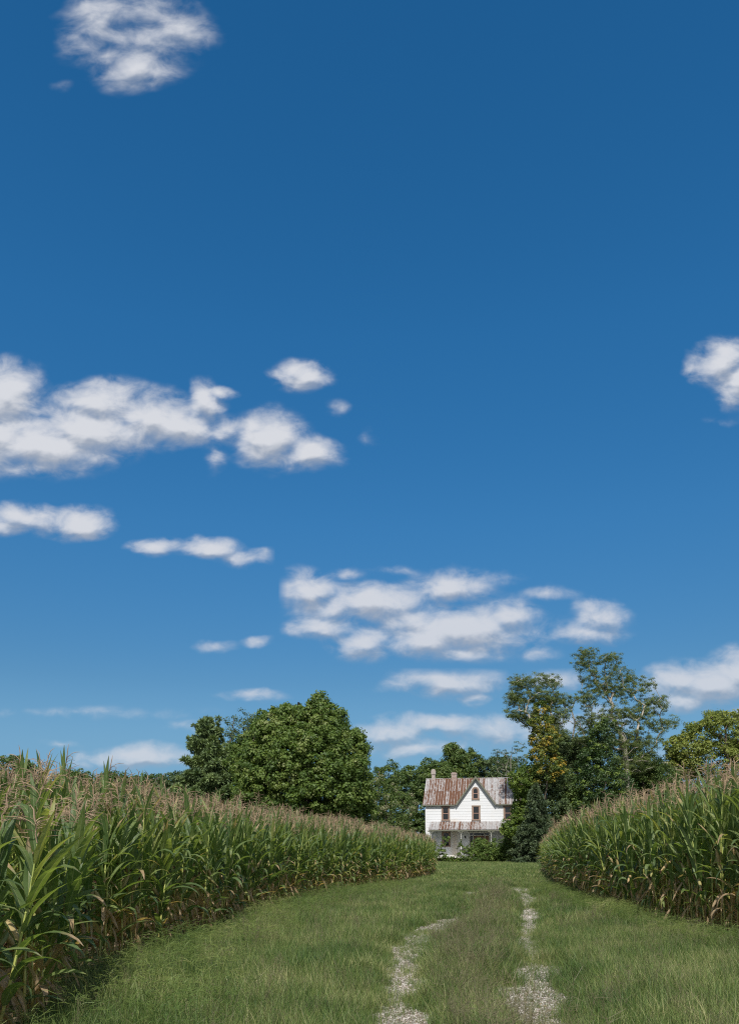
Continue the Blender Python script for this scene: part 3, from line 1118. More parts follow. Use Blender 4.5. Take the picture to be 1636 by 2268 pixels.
def corn_plant(seed, H=2.15, edge=False):
    rng = np.random.default_rng(seed)
    parts = {}
    leanx, leany = rng.normal() * 0.03, rng.normal() * 0.03
    n = 13
    zs = np.linspace(0, H, n)
    bow = rng.normal() * 0.03
    pts = np.stack([leanx * zs + bow * np.sin(zs), leany * zs + bow * np.cos(zs * 1.3) - bow, zs], 1)
    rad = np.interp(zs, [0, 0.5, H * .8, H], [0.015, 0.013, 0.008, 0.005])
    fine, fr, tt = [], [], []
    for i in range(n - 1):
        for s in (0.0, 0.06, 0.5, 0.94):
            fine.append(pts[i] * (1 - s) + pts[i + 1] * s)
            fr.append((rad[i] * (1 - s) + rad[i + 1] * s) * (1.22 if s == 0.0 else 1.0))
    g = Geo()
    g.tube(fine, fr, 6)
    parts['stalk'] = g

    def off(z):
        return np.array([np.interp(z, zs, pts[:, 0]), np.interp(z, zs, pts[:, 1]), 0])
    az0 = rng.random() * 6.283
    lg, dg = Geo(), Geo()
    nl = rng.integers(13, 16)
    for i in range(nl):
        q = i / (nl - 1)
        z = 0.36 + (H - 0.46) * q ** 0.93
        az = az0 + (i % 2) * math.pi + rng.normal() * 0.28
        Lf = np.interp(q, [0, 0.4, 0.75, 1], [0.56, 0.76, 0.72, 0.48]) * rng.uniform(0.85, 1.12)
        Wf = np.interp(q, [0, 0.4, 0.75, 1], [0.078, 0.096, 0.090, 0.062]) * rng.uniform(0.85, 1.12)
        a0 = np.interp(q, [0, 0.5, 1], [0.42, 0.30, 0.18]) * rng.uniform(0.5, 1.4)
        dr = np.interp(q, [0, 0.5, 1], [2.6, 1.15, 0.28]) * rng.uniform(0.2, 1.4)
        kink = rng.uniform(0.35, 0.7) if rng.random() < 0.28 else None
        lo = Geo()
        corn_leaf(lo, z, az, Lf, Wf, a0, dr, rng, twist=rng.normal() * 0.4, kink=kink, dry_tip=0.9 if rng.random() < 0.15 else 0.0,
                  dry=0.9 if (q < 0.2 and rng.random() < 0.2) or rng.random() < 0.015 else 0.0)
        lo.v = [a + off(z) for a in lo.v]
        lg.merge(lo)
    for i in range(rng.integers(3, 5)):
        z = rng.uniform(0.35, 0.95)
        az = rng.random() * 6.283
        lo = Geo()
        corn_leaf(lo, z, az, rng.uniform(0.3, 0.55), 0.05, rng.uniform(2.2, 2.8), rng.uniform(0.2, 0.7), rng, dry=1.0, twist=rng.normal() * 2.0, fold=0.8, seg=7)
        lo.v = [a + off(z) for a in lo.v]
        dg.merge(lo)
    parts['leaves'] = lg
    parts['withered_leaves'] = dg
    # tassel
    tg = Geo()
    top = pts[-1]
    L0 = rng.uniform(0.36, 0.48)
    ld = np.array([rng.normal() * .15, rng.normal() * .15, 1.0])
    sp = [top + ld * L0 * s + np.array([1, 0.4, 0]) * rng.normal() * 0.006 for s in np.linspace(0, 1, 6)]
    curl = rng.normal(size=2) * 0.05
    sp[-1] = sp[-1] + np.array([curl[0], curl[1], -0.03])
    tg.tube(sp, [0.004, 0.004, 0.006, 0.007, 0.006, 0.002], 4, tint=rng.random() * 0.5 + .2)
    for b in range(rng.integers(7, 12)):
        a = rng.random() * 6.283
        s = rng.uniform(0.22, 0.62)
        p0 = top + ld * L0 * s
        ln = rng.uniform(0.14, 0.25)
        th = rng.uniform(0.35, 0.8)
        pth = [p0]
        for q in range(1, 5):
            th += rng.uniform(0.18, 0.42)
            pth.append(pth[-1] + np.array([math.sin(th) * math.cos(a), math.sin(th) * math.sin(a), math.cos(th)]) * ln / 4)
        tg.tube(pth, [0.0018, 0.0033, 0.004, 0.0036, 0.0016], 3, tint=rng.random())
    parts['tassel'] = tg
    # ear with husk leaves and dark silk
    eg, sg = Geo(), Geo()
    z = rng.uniform(0.95, 1.2)
    a = az0 + rng.normal() * 0.4 + (math.pi if rng.random() < .5 else 0)
    th = rng.uniform(0.25, 0.75) if rng.random() < 0.8 else 2.3
    d = np.array([math.sin(th) * math.cos(a), math.sin(th) * math.sin(a), math.cos(th)])
    b0 = off(z) + np.array([math.cos(a) * .015, math.sin(a) * .015, z])
    ss = np.linspace(0, 1, 8)
    eg.tube([b0 + d * 0.27 * s for s in ss], [0.010, 0.022, 0.029, 0.031, 0.029, 0.024, 0.016, 0.007], 8)
    tip = b0 + d * 0.27
    for k in range(7):
        dd = unit(d + rng.normal(size=3) * 0.45)
        sg.tube([tip - d * .02, tip + dd * .03, tip + dd * .05 + np.array([0, 0, -.02])], [0.006, 0.004, 0.002], 3)
    parts['ear'] = eg
    parts['silk'] = sg
    return parts


CORN_MATS = [m_cleaf, m_stalk, m_tassel, m_husk, m_silk]
PART_MI = {'leaves': 0, 'withered_leaves': 0, 'stalk': 1, 'tassel': 2, 'ear': 3, 'silk': 4}
NV = 9
protos, merged = [], []
for k in range(NV):
    parts = corn_plant(100 + k)
    G = Geo()
    for pn, gg in parts.items():
        G.merge(gg, {0: PART_MI[pn]})
    merged.append(G.build('corn', CORN_MATS, link=False))
    me = {}
    for pn, gg in parts.items():
        ob = gg.build(pn, CORN_MATS[PART_MI[pn]], smooth=pn in ('stalk', 'ear'), link=False)
        me[pn] = ob.data
    protos.append(me)

rng = np.random.default_rng(5)
plants = []                       # x, y, row, side
for side, edge, y1 in ((0, xl, float(LE[-1, 1])), (1, xr, float(RE[-1, 1]))):
    row = 0
    while row < 60:
        ys = np.arange(4.2 if side == 0 else 8.0, y1, 0.18)
        ys = ys + rng.normal(size=len(ys)) * 0.035
        xs = edge(ys) + (-0.15 - 0.74 * row if side == 0 else 0.15 + 0.74 * row)
        k = np.abs(xs) < 0.475 * ys + 3.2
        k &= ~((row > 14) & (rng.random(len(ys)) < 0.35))
        xs, ys = xs[k], ys[k]
        if len(xs) == 0:
            break
        for a, b in zip(xs + rng.normal(size=len(xs)) * 0.035, ys):
            plants.append((a, b, row, side))
        row += 1
plants = np.array(plants)
X_, Y_, RW, SD = plants.T
hs = 0.965 * np.where(SD == 0, np.interp(RW, [0, 1, 3, 8], [0.93, 1.0, 1.13, 1.18]) * np.interp(Y_, [6, 12, 22, 38, 48], [0.93, 1.0, 1.02, 0.98, 0.90]),
              np.interp(RW, [0, 1, 3, 8], [1.08, 1.14, 1.22, 1.26]) * np.interp(Y_, [14, 22, 34, 50], [1.06, 1.0, 0.88, 0.76])) * rng.normal(1.0, 0.055, len(X_)) * np.where(RW <= 1, np.interp(Y_, [4.5, 8, 13], [0.84, 0.91, 1.0]), np.where(SD == 0, np.interp(Y_, [6, 9, 18], [0.98, 1.04, 1.0]), 1.0))
vis = (np.abs(X_) < 0.452 * Y_) & (RW < 4)
score = np.where(vis, np.array([1.0, 0.75, 0.42, 0.3])[np.minimum(RW, 3).astype(int)] / np.hypot(X_, Y_), 0)
order = np.argsort(-score)
indiv = order[:300]
mask = np.zeros(len(X_), bool)
mask[indiv] = True
n = len(X_)
rz = rng.random(n) * 6.283
rx, ry = rng.normal(size=n) * 0.045, rng.normal(size=n) * 0.045
vi = rng.integers(0, NV, n)
LAB = {
    (0, 0): 'tasselled green corn plant in the front row at the near end of the left field',
    (0, 1): 'tasselled corn plant in the second row back at the near end of the left field',
    (0, 2): 'corn plant standing behind the first two rows at the near end of the left field',
    (1, 0): 'tasselled green corn plant in the front row at the near end of the right field',
    (1, 1): 'tasselled corn plant in the second row back at the near end of the right field',
    (1, 2): 'corn plant standing behind the first two rows at the near end of the right field',
}
for i in indiv:
    sd_i, rw_i = int(SD[i]), min(int(RW[i]), 2)
    o = bpy.data.objects.new('corn_plant', None)
    COL.objects.link(o)
    o.empty_display_size = 0.2
    o.location = (X_[i], Y_[i], 0)
    o.rotation_euler = (rx[i], ry[i], rz[i])
    o.scale = (1, 1, hs[i])
    tag(o, LAB[(sd_i, rw_i)], 'corn plant', ('front row', 'second row', 'inner rows')[rw_i] + ' of corn in the ' + ('left', 'right')[sd_i] + ' field')
    ear = None
    for pn, me in protos[vi[i]].items():
        c = bpy.data.objects.new(pn, me)
        COL.objects.link(c)
        c.parent = ear if pn == 'silk' else o
        if pn == 'ear':
            ear = c
rest = ~mask
sc = np.stack([np.ones(n), np.ones(n), hs], 1)
o = scatter('corn_crop', np.stack([X_, Y_, np.zeros(n)], 1)[rest], np.stack([rx, ry, rz], 1)[rest], sc[rest], vi[rest].astype(np.int32), merged, CORN_MATS)
tag(o, 'dense tasselled corn filling both fields behind and beyond the near plants', 'corn crop', kind='stuff')


# ------------------------------------------------------------------ trees and shrubs
def px_base(px, Y):
    return (at(px, HZ, Y).x, Y)


# the big maple
make_tree('maple_tree', 'broad dense green maple with two domed tops left of the white house', 'tree', px_base(680, 76),
          [(672, 1730, 150, 146), (612, 1622, 50, 54), (708, 1616, 66, 58), (655, 1630, 40, 44), (770, 1665, 44, 50), (556, 1672, 40, 44), (672, 1760, 156, 70), (640, 1690, 110, 90), (585, 1790, 70, 44), (760, 1795, 66, 50), (700, 1750, 70, 60)],
          M_maple, n=3500, per=66, csize=0.60, L=0.22, Wd=0.19, trunk_r=0.42, seed=3, depth=0.45, limbs=110, up=0.30, shell=0.8,
          tone=0.24, lumps=34, lump_r=(12, 22))

# white pine
def pine(name, label, px, Y, top_py, half_px, seed, mat, nl=15, lean=0.0, dense=1.0, needle=0.26, bare=0.16, droop=0.25, group=None, width=0.035, ccount=22, jitter=1.0, cr=0.42, power=0.75, zj=0.0):
    rng = np.random.default_rng(seed)
    X, Yb = px_base(px, Y)
    H = at(px, top_py, Y).z
    Rm = half_px / FPX * Y
    root = tag(empty(name, (X, Yb, 0)), label, 'tree', group)
    tg, g = Geo(), Geo()
    tz = np.linspace(-0.1, H * 0.985, 12)
    wob = np.cumsum(rng.normal(size=(12, 2)) * 0.05, axis=0)
    tp = np.stack([wob[:, 0], wob[:, 1], tz], 1)
    tg.tube(tp, np.linspace(0.026 * H * 0.5, 0.015, 12), 8)
    C, O = [], []
    for i in range(int(nl * dense)):
        q = bare + (1 - bare) * (i / (nl * dense - 1)) ** 0.9
        z = H * q
        r = Rm * ((1 - q) / (1 - bare)) ** power * rng.uniform(0.82, 1.12) + 0.12
        nb = int(rng.integers(5, 8) + (3 if q < 0.6 else 0))
        a0 = rng.random() * 6.283
        for b in range(nb):
            a = a0 + b * 6.283 / nb + rng.normal() * 0.2
            rr = r * rng.uniform(0.7, 1.15)
            z = H * min(0.985, q + rng.normal() * zj / H)
            c0 = np.array([np.interp(z, tz, tp[:, 0]), np.interp(z, tz, tp[:, 1]), z])
            d = np.array([math.cos(a), math.sin(a), 0])
            e = c0 + d * rr + np.array([0, 0, (0.22 - droop) * rr + rng.normal() * 0.12])
            m1 = c0 + d * rr * 0.55 + np.array([0, 0, (0.02 - droop * 0.8) * rr])
            tg.tube([c0, m1, e], [0.05 * rr / Rm + .01, 0.03 * rr / Rm + .008, 0.008], 4)
            k = max(2, int(rr * 2.2))
            for s in np.linspace(0.30, 1.0, k):
                p = c0 * (1 - s) ** 2 + 2 * m1 * s * (1 - s) + e * s * s
                side = np.array([-d[1], d[0], 0])
                for w in ((-1, 0, 1) if (s < 0.95 and k > 2) else (0,)):
                    C.append(p + side * w * rr * 0.20 * (1.1 - s) * rng.uniform(.5, 1.3) + rng.normal(size=3) * 0.07 * jitter)
                    O.append(d + np.array([0, 0, 0.7]))
    C.append(tp[-1]); O.append((0, 0, 1))
    C, O = np.array(C), unit(np.array(O))
    n = len(C)
    per = ccount
    # tufts of needles radiating from each twig
    dv = unit(rng.normal(size=(n, per, 3)) + O[:, None, :] * 0.7)
    tone = np.repeat(0.5 + rng.normal(size=n) * 0.22, per) + rng.normal(size=n * per) * 0.15
    rad = cr * rng.uniform(0.5, 1.15, (n, 1, 1))
    P0 = (C[:, None, :] + dv * rad * 0.12).reshape(-1, 3)
    P1 = (C[:, None, :] + dv * rad * rng.uniform(0.6, 1.1, (n, per, 1))).reshape(-1, 3)
    s = unit(np.cross((P1 - P0), rng.normal(size=P0.shape))) * width
    mid = (P0 + P1) / 2
    v = np.stack([P0, mid + s, P1, mid - s], 1).reshape(-1, 3)
    g.add(v, np.arange(len(v)).reshape(-1, 4), tint=np.repeat(np.clip(tone, 0, 1), 4))
    g.build('needles', mat, root)
    tg.build('trunk', M_bark, root, smooth=True)
    return root


pine('pine_tree', 'bushy pine with long upturned needle tufts beside the maple', 462, 82, 1592, 84, 4, M_pine, nl=26, ccount=76, cr=0.66, width=0.06, power=0.56, bare=0.10, zj=0.7, droop=0.0)
pine('spruce_tree', 'small dark blue green spruce on the lawn in front of the overgrown trees', 1188, 81, 1744, 58, 5, M_spruce, nl=30, ccount=60, cr=0.40,
     width=0.045, bare=0.02, droop=0.42, power=0.85)

make_tree('ash_tree', 'dark bluish tree showing between the pine and the maple', 'tree', px_base(545, 96),
          [(535, 1610, 34, 36), (560, 1610, 30, 28), (518, 1650, 24, 44), (545, 1680, 60, 60)], M_blue, n=240, per=34, csize=0.6, L=0.2, Wd=0.11, seed=6, depth=0.7, shell=0.5)

# shrub with pale blossom below the maple, trees between maple and house
make_tree('flowering_shrub', 'round shrub with creamy blossom at the right foot of the maple', 'shrub', px_base(852, 84),
          [(848, 1765, 36, 44), (880, 1790, 40, 48), (822, 1790, 34, 44), (858, 1840, 55, 45)], M_wood, n=320, per=38, csize=0.45, L=0.16, Wd=0.09, trunk_r=0.10, seed=7,
          extra=[(M_flower, 0.30, 0.1)], limbs=30)
BG = [
    ('leafy tree between the blossoming shrub and the house, its top level with the left chimney', 868, 104, [(862, 1722, 36, 36), (885, 1745, 36, 50), (850, 1760, 36, 60), (870, 1800, 50, 60), (860, 1860, 60, 50)], M_wood, 8),
    ('leafy tree close against the left corner of the white house', 918, 100, [(912, 1738, 32, 42), (934, 1742, 26, 34), (928, 1790, 30, 60), (905, 1800, 30, 55), (925, 1855, 34, 50)], M_wood, 9),
    ('slender green tree rising straight behind the left chimney', 962, 106, [(950, 1705, 18, 26), (966, 1718, 24, 30), (975, 1740, 34, 40), (945, 1745, 30, 40)], M_wood, 10),
    ('tallest tree behind the house roof, just right of the middle chimney', 1012, 108, [(1000, 1682, 20, 26), (1020, 1692, 26, 28), (1044, 1690, 20, 28), (1015, 1730, 46, 40)], M_wood, 11),
    ('dark tree behind the roof between the gable and the tall locusts', 1088, 110, [(1075, 1712, 30, 26), (1100, 1706, 30, 30), (1125, 1720, 30, 35), (1090, 1745, 60, 36)], M_blue, 12),
]
for lab, px, Y, blobs, mat, sd_ in BG:
    make_tree('leafy_tree', lab, 'tree', px_base(px, Y), blobs, mat, n=560, per=46, csize=0.62, L=0.22, Wd=0.16, trunk_r=0.2, seed=sd_, depth=0.6, shell=0.55,
              group='trees behind the white house', limbs=40, tone=0.26, lumps=8, lump_r=(8, 16))
make_tree('leafy_tree', 'dark low tree filling the background under the two tall locusts', 'tree', px_base(1345, 104), [(1300, 1745, 70, 50), (1370, 1750, 80, 54), (1430, 1760, 60, 50), (1330, 1800, 90, 50)], M_wood,
          n=600, per=44, csize=0.75, L=0.26, Wd=0.18, trunk_r=0.2, seed=41, depth=0.6, shell=0.5, limbs=30, tone=0.24)
make_tree('sumac_tree', 'thin feathery tree with sparse top above the house roof ridge', 'tree', px_base(1130, 98),
          [(1120, 1668, 26, 12, 1, -1), (1146, 1655, 16, 14), (1125, 1690, 34, 12), (1150, 1680, 24, 14), (1130, 1715, 40, 20)], M_blue, n=75, per=34, csize=0.48, flat=0.45, L=0.2, Wd=0.07,
          trunk_r=0.10, seed=13, limbs=60, depth=0.9, bark=M_bark_pale)

# far tree line on the left, beyond the corn
FT = [(38, 150, [(30, 1690, 40, 42), (62, 1700, 34, 34)], M_wood, 'green domed treetop above the tassels near the left edge'),
      (165, 160, [(150, 1705, 26, 22), (176, 1708, 26, 26)], M_wood, 'small rounded far treetop peeping over the tassels left of the cumulus cloud'),
      (262, 165, [(250, 1712, 36, 24), (285, 1716, 40, 22)], M_wood, 'low rounded far treetop under the small cumulus cloud'),
      (330, 165, [(322, 1718, 40, 17), (355, 1722, 36, 15)], M_wood, 'long low far treetop right of the one under the cumulus cloud'),
      (395, 130, [(385, 1722, 24, 14), (410, 1712, 22, 22), (430, 1722, 26, 30)], M_blue, 'low dark tree peeping over the corn at the foot of the pine')]
for px, Y, blobs, mat, lab in FT:
    blobs = [(b[0], b[1] + 24, b[2], b[3]) for b in blobs] + [(px, 1765, 60, 52)]
    make_tree('distant_tree', lab, 'tree', px_base(px, Y), blobs, mat, n=420, per=44, csize=0.8, L=0.34, Wd=0.26, trunk_r=0.25, seed=int(px), depth=0.5,
              group='far trees beyond the left field', limbs=16, tint=0.42)

# right side: locusts, vines, overgrown trees
make_tree('locust_tree', 'tall airy locust with flat feathery crown above the yellow leaved vine', 'tree', px_base(1200, 84),
          [(1150, 1512, 34, 16), (1188, 1508, 30, 16), (1218, 1512, 26, 18), (1140, 1545, 24, 22), (1176, 1545, 40, 24), (1215, 1550, 34, 24), (1245, 1562, 22, 26), (1140, 1582, 26, 16),
           (1175, 1590, 28, 22), (1228, 1592, 30, 22), (1236, 1625, 26, 18)],
          M_locust, n=800, per=56, csize=0.50, flat=0.8, L=0.14, Wd=0.055, trunk_r=0.20, seed=14, depth=0.9, shell=0.3, limbs=150, bark=M_bark_pale,
          trunk=[(1192, 1912), (1190, 1800), (1196, 1700), (1200, 1640), (1190, 1570)])
make_tree('locust_tree', 'largest airy locust with spreading crown and pale twisting limbs against the clouds', 'tree', px_base(1385, 86),
          [(1296, 1448, 30, 14), (1288, 1472, 26, 18), (1318, 1462, 22, 12), (1310, 1500, 30, 22), (1356, 1458, 24, 14), (1362, 1488, 26, 20), (1345, 1525, 36, 26), (1300, 1545, 28, 26), (1395, 1500, 26, 18),
           (1392, 1535, 32, 22), (1428, 1518, 24, 16), (1430, 1555, 28, 22), (1455, 1560, 22, 26), (1415, 1590, 34, 26), (1455, 1610, 26, 18), (1485, 1600, 28, 14), (1365, 1580, 40, 30), (1310, 1600, 34, 30),
           (1400, 1640, 40, 30), (1350, 1640, 50, 30), (1445, 1650, 36, 20), (1390, 1690, 60, 26), (1290, 1640, 26, 26)],
          M_locust, n=1700, per=56, csize=0.50, flat=0.8, L=0.14, Wd=0.055, trunk_r=0.30, seed=15, depth=0.9, shell=0.3, limbs=260, bark=M_bark_pale,
          trunk=[(1392, 1912), (1392, 1800), (1386, 1700), (1380, 1640), (1352, 1585), (1356, 1560), (1328, 1515)])
make_tree('dead_tree', 'thin pale dead looking trunk standing between the two tall locusts', 'tree', px_base(1272, 89),
          [(1290, 1545, 18, 8), (1262, 1600, 14, 12), (1290, 1605, 16, 10)], M_locust, n=14, per=22, csize=0.35, flat=0.45, L=0.15, Wd=0.042, trunk_r=0.11, seed=16, depth=0.9, shell=0.3, limbs=14,
          bark=M_bark_pale, trunk=[(1262, 1910), (1258, 1780), (1276, 1690), (1266, 1640), (1273, 1600), (1264, 1572), (1272, 1552), (1290, 1542)])


def vine(name, label, px, Y, blobs, mat, n, seed, per=40, cs=0.42, L=0.17, Wd=0.14, extra=None, tint=0.5, tone=0.2, group=None):
    return make_tree(name, label, 'vine', px_base(px, Y), blobs, mat, n=n, per=per, csize=cs, L=L, Wd=Wd, trunk_r=0.06, seed=seed, depth=0.4, limbs=24, extra=extra,
                     crown='leaves', tint=tint, tone=tone, shell=0.7, group=group)


vine('climbing_vine', 'climbing vine with yellow and orange leaves covering the locust trunk', 1198, 82.5,
     [(1200, 1575, 18, 20), (1196, 1605, 26, 26), (1206, 1640, 32, 30), (1204, 1680, 34, 30), (1226, 1698, 26, 22), (1200, 1712, 30, 24)], M_vine, 330, 17, tint=0.33, tone=0.30)
vine('dark_ivy', 'glossy dark green ivy cloaking the trunk of the largest locust', 1330, 84,
     [(1348, 1612, 18, 18), (1330, 1640, 30, 32), (1322, 1690, 42, 40), (1335, 1740, 56, 40), (1330, 1790, 66, 36), (1370, 1770, 40, 60)], M_ivy, 620, 18, cs=0.55, tint=0.3,
     extra=[(M_light, 0.12, 0.1)])

OV = [
    ('bright green cedar like tree leaning over the right end of the house', 1158, 84.5, [(1168, 1720, 20, 34), (1157, 1770, 22, 44), (1148, 1830, 26, 42), (1174, 1790, 30, 60)], M_light, 19, 0.48),
    ('dense bluish tree under the yellow vine', 1205, 85, [(1205, 1745, 42, 36), (1232, 1735, 34, 30), (1196, 1790, 46, 40), (1225, 1800, 50, 40), (1200, 1850, 60, 50)], M_blue, 20, 0.6),
    ('low spreading green tree behind the top of the spruce', 1252, 86.5, [(1262, 1745, 34, 30), (1280, 1780, 44, 32), (1250, 1820, 50, 40), (1290, 1830, 50, 40)], M_wood, 21, 0.6),
    ('shadowy green tree at the left end of the right corn field', 1310, 89, [(1310, 1800, 70, 50), (1360, 1810, 60, 50), (1300, 1850, 70, 40)], M_ivy, 22, 0.6),
    ('soft green tree filling the gap below the locust crowns', 1270, 90, [(1270, 1670, 30, 30), (1300, 1680, 34, 34), (1256, 1706, 30, 30), (1240, 1660, 22, 26)], M_blue, 23, 0.6),
    ('dark bushy tree right of the ivy clad locust', 1420, 90, [(1420, 1740, 46, 46), (1400, 1700, 34, 34), (1450, 1760, 44, 50), (1470, 1730, 34, 34)], M_wood, 24, 0.6),
]
for lab, px, Y, blobs, mat, sd_, cs in OV:
    make_tree('overgrown_tree', lab, 'tree', px_base(px, Y), blobs, mat, n=520, per=50, csize=cs, L=0.19, Wd=0.13, trunk_r=0.16, seed=sd_, depth=0.5, shell=0.6,
              group='overgrown trees right of the house', limbs=40, tone=0.28, lumps=6)
make_tree('flowering_shrub', 'tall shrub with pale blossom behind the right corn field tassels', 'shrub', px_base(1450, 92),
          [(1445, 1706, 34, 20), (1475, 1712, 34, 20), (1455, 1740, 50, 30)], M_wood, n=150, per=36, csize=0.5, L=0.18, Wd=0.1, trunk_r=0.08, seed=25, extra=[(M_flower, 0.4, 0.1)], limbs=24)
make_tree('broad_tree', 'big rounded yellow green tree at the right edge of the picture', 'tree', px_base(1600, 98),
          [(1590, 1630, 74, 52), (1640, 1620, 70, 42), (1535, 1660, 48, 46), (1600, 1690, 90, 46), (1520, 1690, 40, 34), (1690, 1660, 80, 60)], M_yellowgreen, n=900, per=52, csize=0.7, L=0.24, Wd=0.17,
          trunk_r=0.4, seed=26, depth=0.35, limbs=70, tone=0.22, lumps=16)
make_tree('leafy_tree', 'small dark tree between the largest locust and the yellow green tree', 'tree', px_base(1485, 100),
          [(1480, 1690, 30, 24), (1500, 1665, 20, 24), (1490, 1720, 40, 30)], M_blue, n=130, per=36, csize=0.55, L=0.2, Wd=0.12, trunk_r=0.12, seed=27, limbs=20)

# bushes along the porch
BU = [
    ('bush', 'tallest bush in front of the porch, hiding the front door', 'bush', 1062, 86.6, [(1062, 1872, 18, 16), (1074, 1876, 18, 16), (1054, 1890, 20, 16), (1078, 1893, 24, 14)], M_bush, 28, 0.28, None),
    ('bush', 'rounded bush before the right half of the porch', 'bush', 1104, 86.3, [(1102, 1876, 20, 18), (1118, 1886, 20, 18), (1095, 1892, 22, 16), (1120, 1896, 20, 12)], M_bush, 29, 0.28, None),
    ('bush', 'darker bush between the porch end and the spruce', 'bush', 1132, 85.6, [(1130, 1866, 16, 22), (1138, 1886, 18, 20), (1128, 1898, 18, 10)], M_wood, 30, 0.28, None),
    ('silvery_shrub', 'thin silvery shrub by the first porch post', 'bush', 1026, 86.7, [(1020, 1870, 7, 8), (1030, 1880, 10, 11), (1022, 1890, 10, 10), (1036, 1893, 14, 11)], M_bush, 31, 0.22, [(M_silver, 0.5, 0.0)]),
    ('sapling', 'slender sapling in front of the ground floor window left of the porch', 'sapling', 990, 86.8, [(994, 1856, 7, 5), (982, 1864, 7, 9), (976, 1878, 10, 12), (972, 1890, 12, 12), (986, 1898, 10, 8)], M_bush, 32, 0.24, None),
    ('tall_weed', 'pale weedy stems against the left corner of the house', 'weed', 960, 87.6, [(956, 1862, 6, 10), (962, 1874, 8, 10), (954, 1882, 8, 10), (962, 1894, 12, 12), (972, 1890, 8, 10)], M_silver, 33, 0.20, None),
    ('ground_weed', 'low bright green weed clump before the porch floor edge', 'weed', 1004, 86.0, [(998, 1903, 10, 5), (1012, 1905, 12, 4)], M_light, 34, 0.14, None),
    ('ground_weed', 'low dark weed clump at the foot of the porch bushes', 'weed', 1040, 85.8, [(1034, 1903, 14, 6), (1054, 1904, 16, 5)], M_wood, 35, 0.14, None),
]
for nm, lab, cat, px, Y, blobs, mat, sd_, cs, ex in BU:
    n = {'bush': 380, 'ground_weed': 60, 'silvery_shrub': 60, 'sapling': 48, 'tall_weed': 46}[nm]
    make_tree(nm, lab, cat, px_base(px, Y), blobs, mat, n=n, per=40, csize=cs, L=0.11, Wd=0.065, trunk_r=0.035, seed=sd_, depth=0.7, shell=0.4, zmin=0.03, limbs=40, extra=ex, tone=0.28,
              crown='foliage', group='bushes along the porch' if nm == 'bush' else None)


# ------------------------------------------------------------------ the farmhouse
HX = at((1100 + 826 / 4.09) / 1.2347, HZ, 90).x
house = tag(empty('farmhouse', (HX, 90, 0), R(-10)), 'abandoned white two storey farmhouse with rusty tin roof and pointed centre gable', 'house')
HW, DEP, EZ, RZ_, OH = 5.55, 7.2, 6.46, 9.62, 0.30

m_side, t, p = new_mat('white_siding')
co = objco(t)
n1 = t.noise(co, 1.3, 6, 0.65)
n2 = t.noise(t.mapping(co, scale=(1, 1, 3.0)), 6, 6, 0.7)
c = t.mix(t.maprange(n2, 0.52, 0.8, 0, 0.15), (0.66, 0.68, 0.705), (0.46, 0.45, 0.43))
c = t.mix(t.maprange(n1, 0.50, 0.75, 0, 0.4), c, (0.62, 0.60, 0.55))
# rusty wash where water runs off beside the porch roof
x_, y_, z_ = t.sep(co)
st = t.math('MULTIPLY', t.maprange(t.math('ABSOLUTE', t.math('ADD', x_, 2.35)), 0.1, 0.75, 1, 0), t.maprange(z_, 4.45, 4.95, 1, 0))
c = t.mix(t.math('MULTIPLY', st, t.maprange(n2, 0.35, 0.6, 0, 0.75)), c, (0.50, 0.36, 0.20))
t.link(c, p.inputs['Base Color'])
p.inputs['Roughness'].default_value = 0.7

m_trim, t, p = new_mat('weathered_trim')
co = objco(t)
n1 = t.noise(t.mapping(co, scale=(3, 3, 1)), 9, 6, 0.7)
t.link(t.ramp(n1, [(0.3, (0.16, 0.11, 0.085)), (0.5, (0.26, 0.195, 0.15)), (0.7, (0.40, 0.33, 0.26))]), p.inputs['Base Color'])
p.inputs['Roughness'].default_value = 0.85
m_sash, t, p = new_mat('sash_wood')
p.inputs['Base Color'].default_value = (0.36, 0.215, 0.165, 1)
p.inputs['Roughness'].default_value = 0.7
m_green, t, p = new_mat('faded_green_trim')
n1 = t.noise(objco(t), 5, 5, 0.7)
t.link(t.mix(n1, (0.10, 0.105, 0.08), (0.20, 0.20, 0.15)), p.inputs['Base Color'])
p.inputs['Roughness'].default_value = 0.8
m_glass, t, p = new_mat('window_glass')
p.inputs['Base Color'].default_value = (0.012, 0.013, 0.014, 1)
p.inputs['Roughness'].default_value = 0.12
p.inputs['Specular IOR Level'].default_value = 0.6
n1 = t.noise(objco(t), 2.5, 2, 0.5)
bump(t, p, n1, 0.02)
m_post, t, p = new_mat('peeling_white_paint')
n1 = t.noise(objco(t), 8, 6, 0.7)
t.link(t.mix(t.maprange(n1, 0.5, 0.6, 0, 1), (0.66, 0.66, 0.62), (0.26, 0.22, 0.17)), p.inputs['Base Color'])
p.inputs['Roughness'].default_value = 0.8
m_porchwall, t, p = new_mat('porch_ceiling')
p.inputs['Base Color'].default_value = (0.42, 0.42, 0.38, 1)
p.inputs['Roughness'].default_value = 0.8
m_door, t, p = new_mat('brown_door')
p.inputs['Base Color'].default_value = (0.20, 0.105, 0.06, 1)
p.inputs['Roughness'].default_value = 0.6


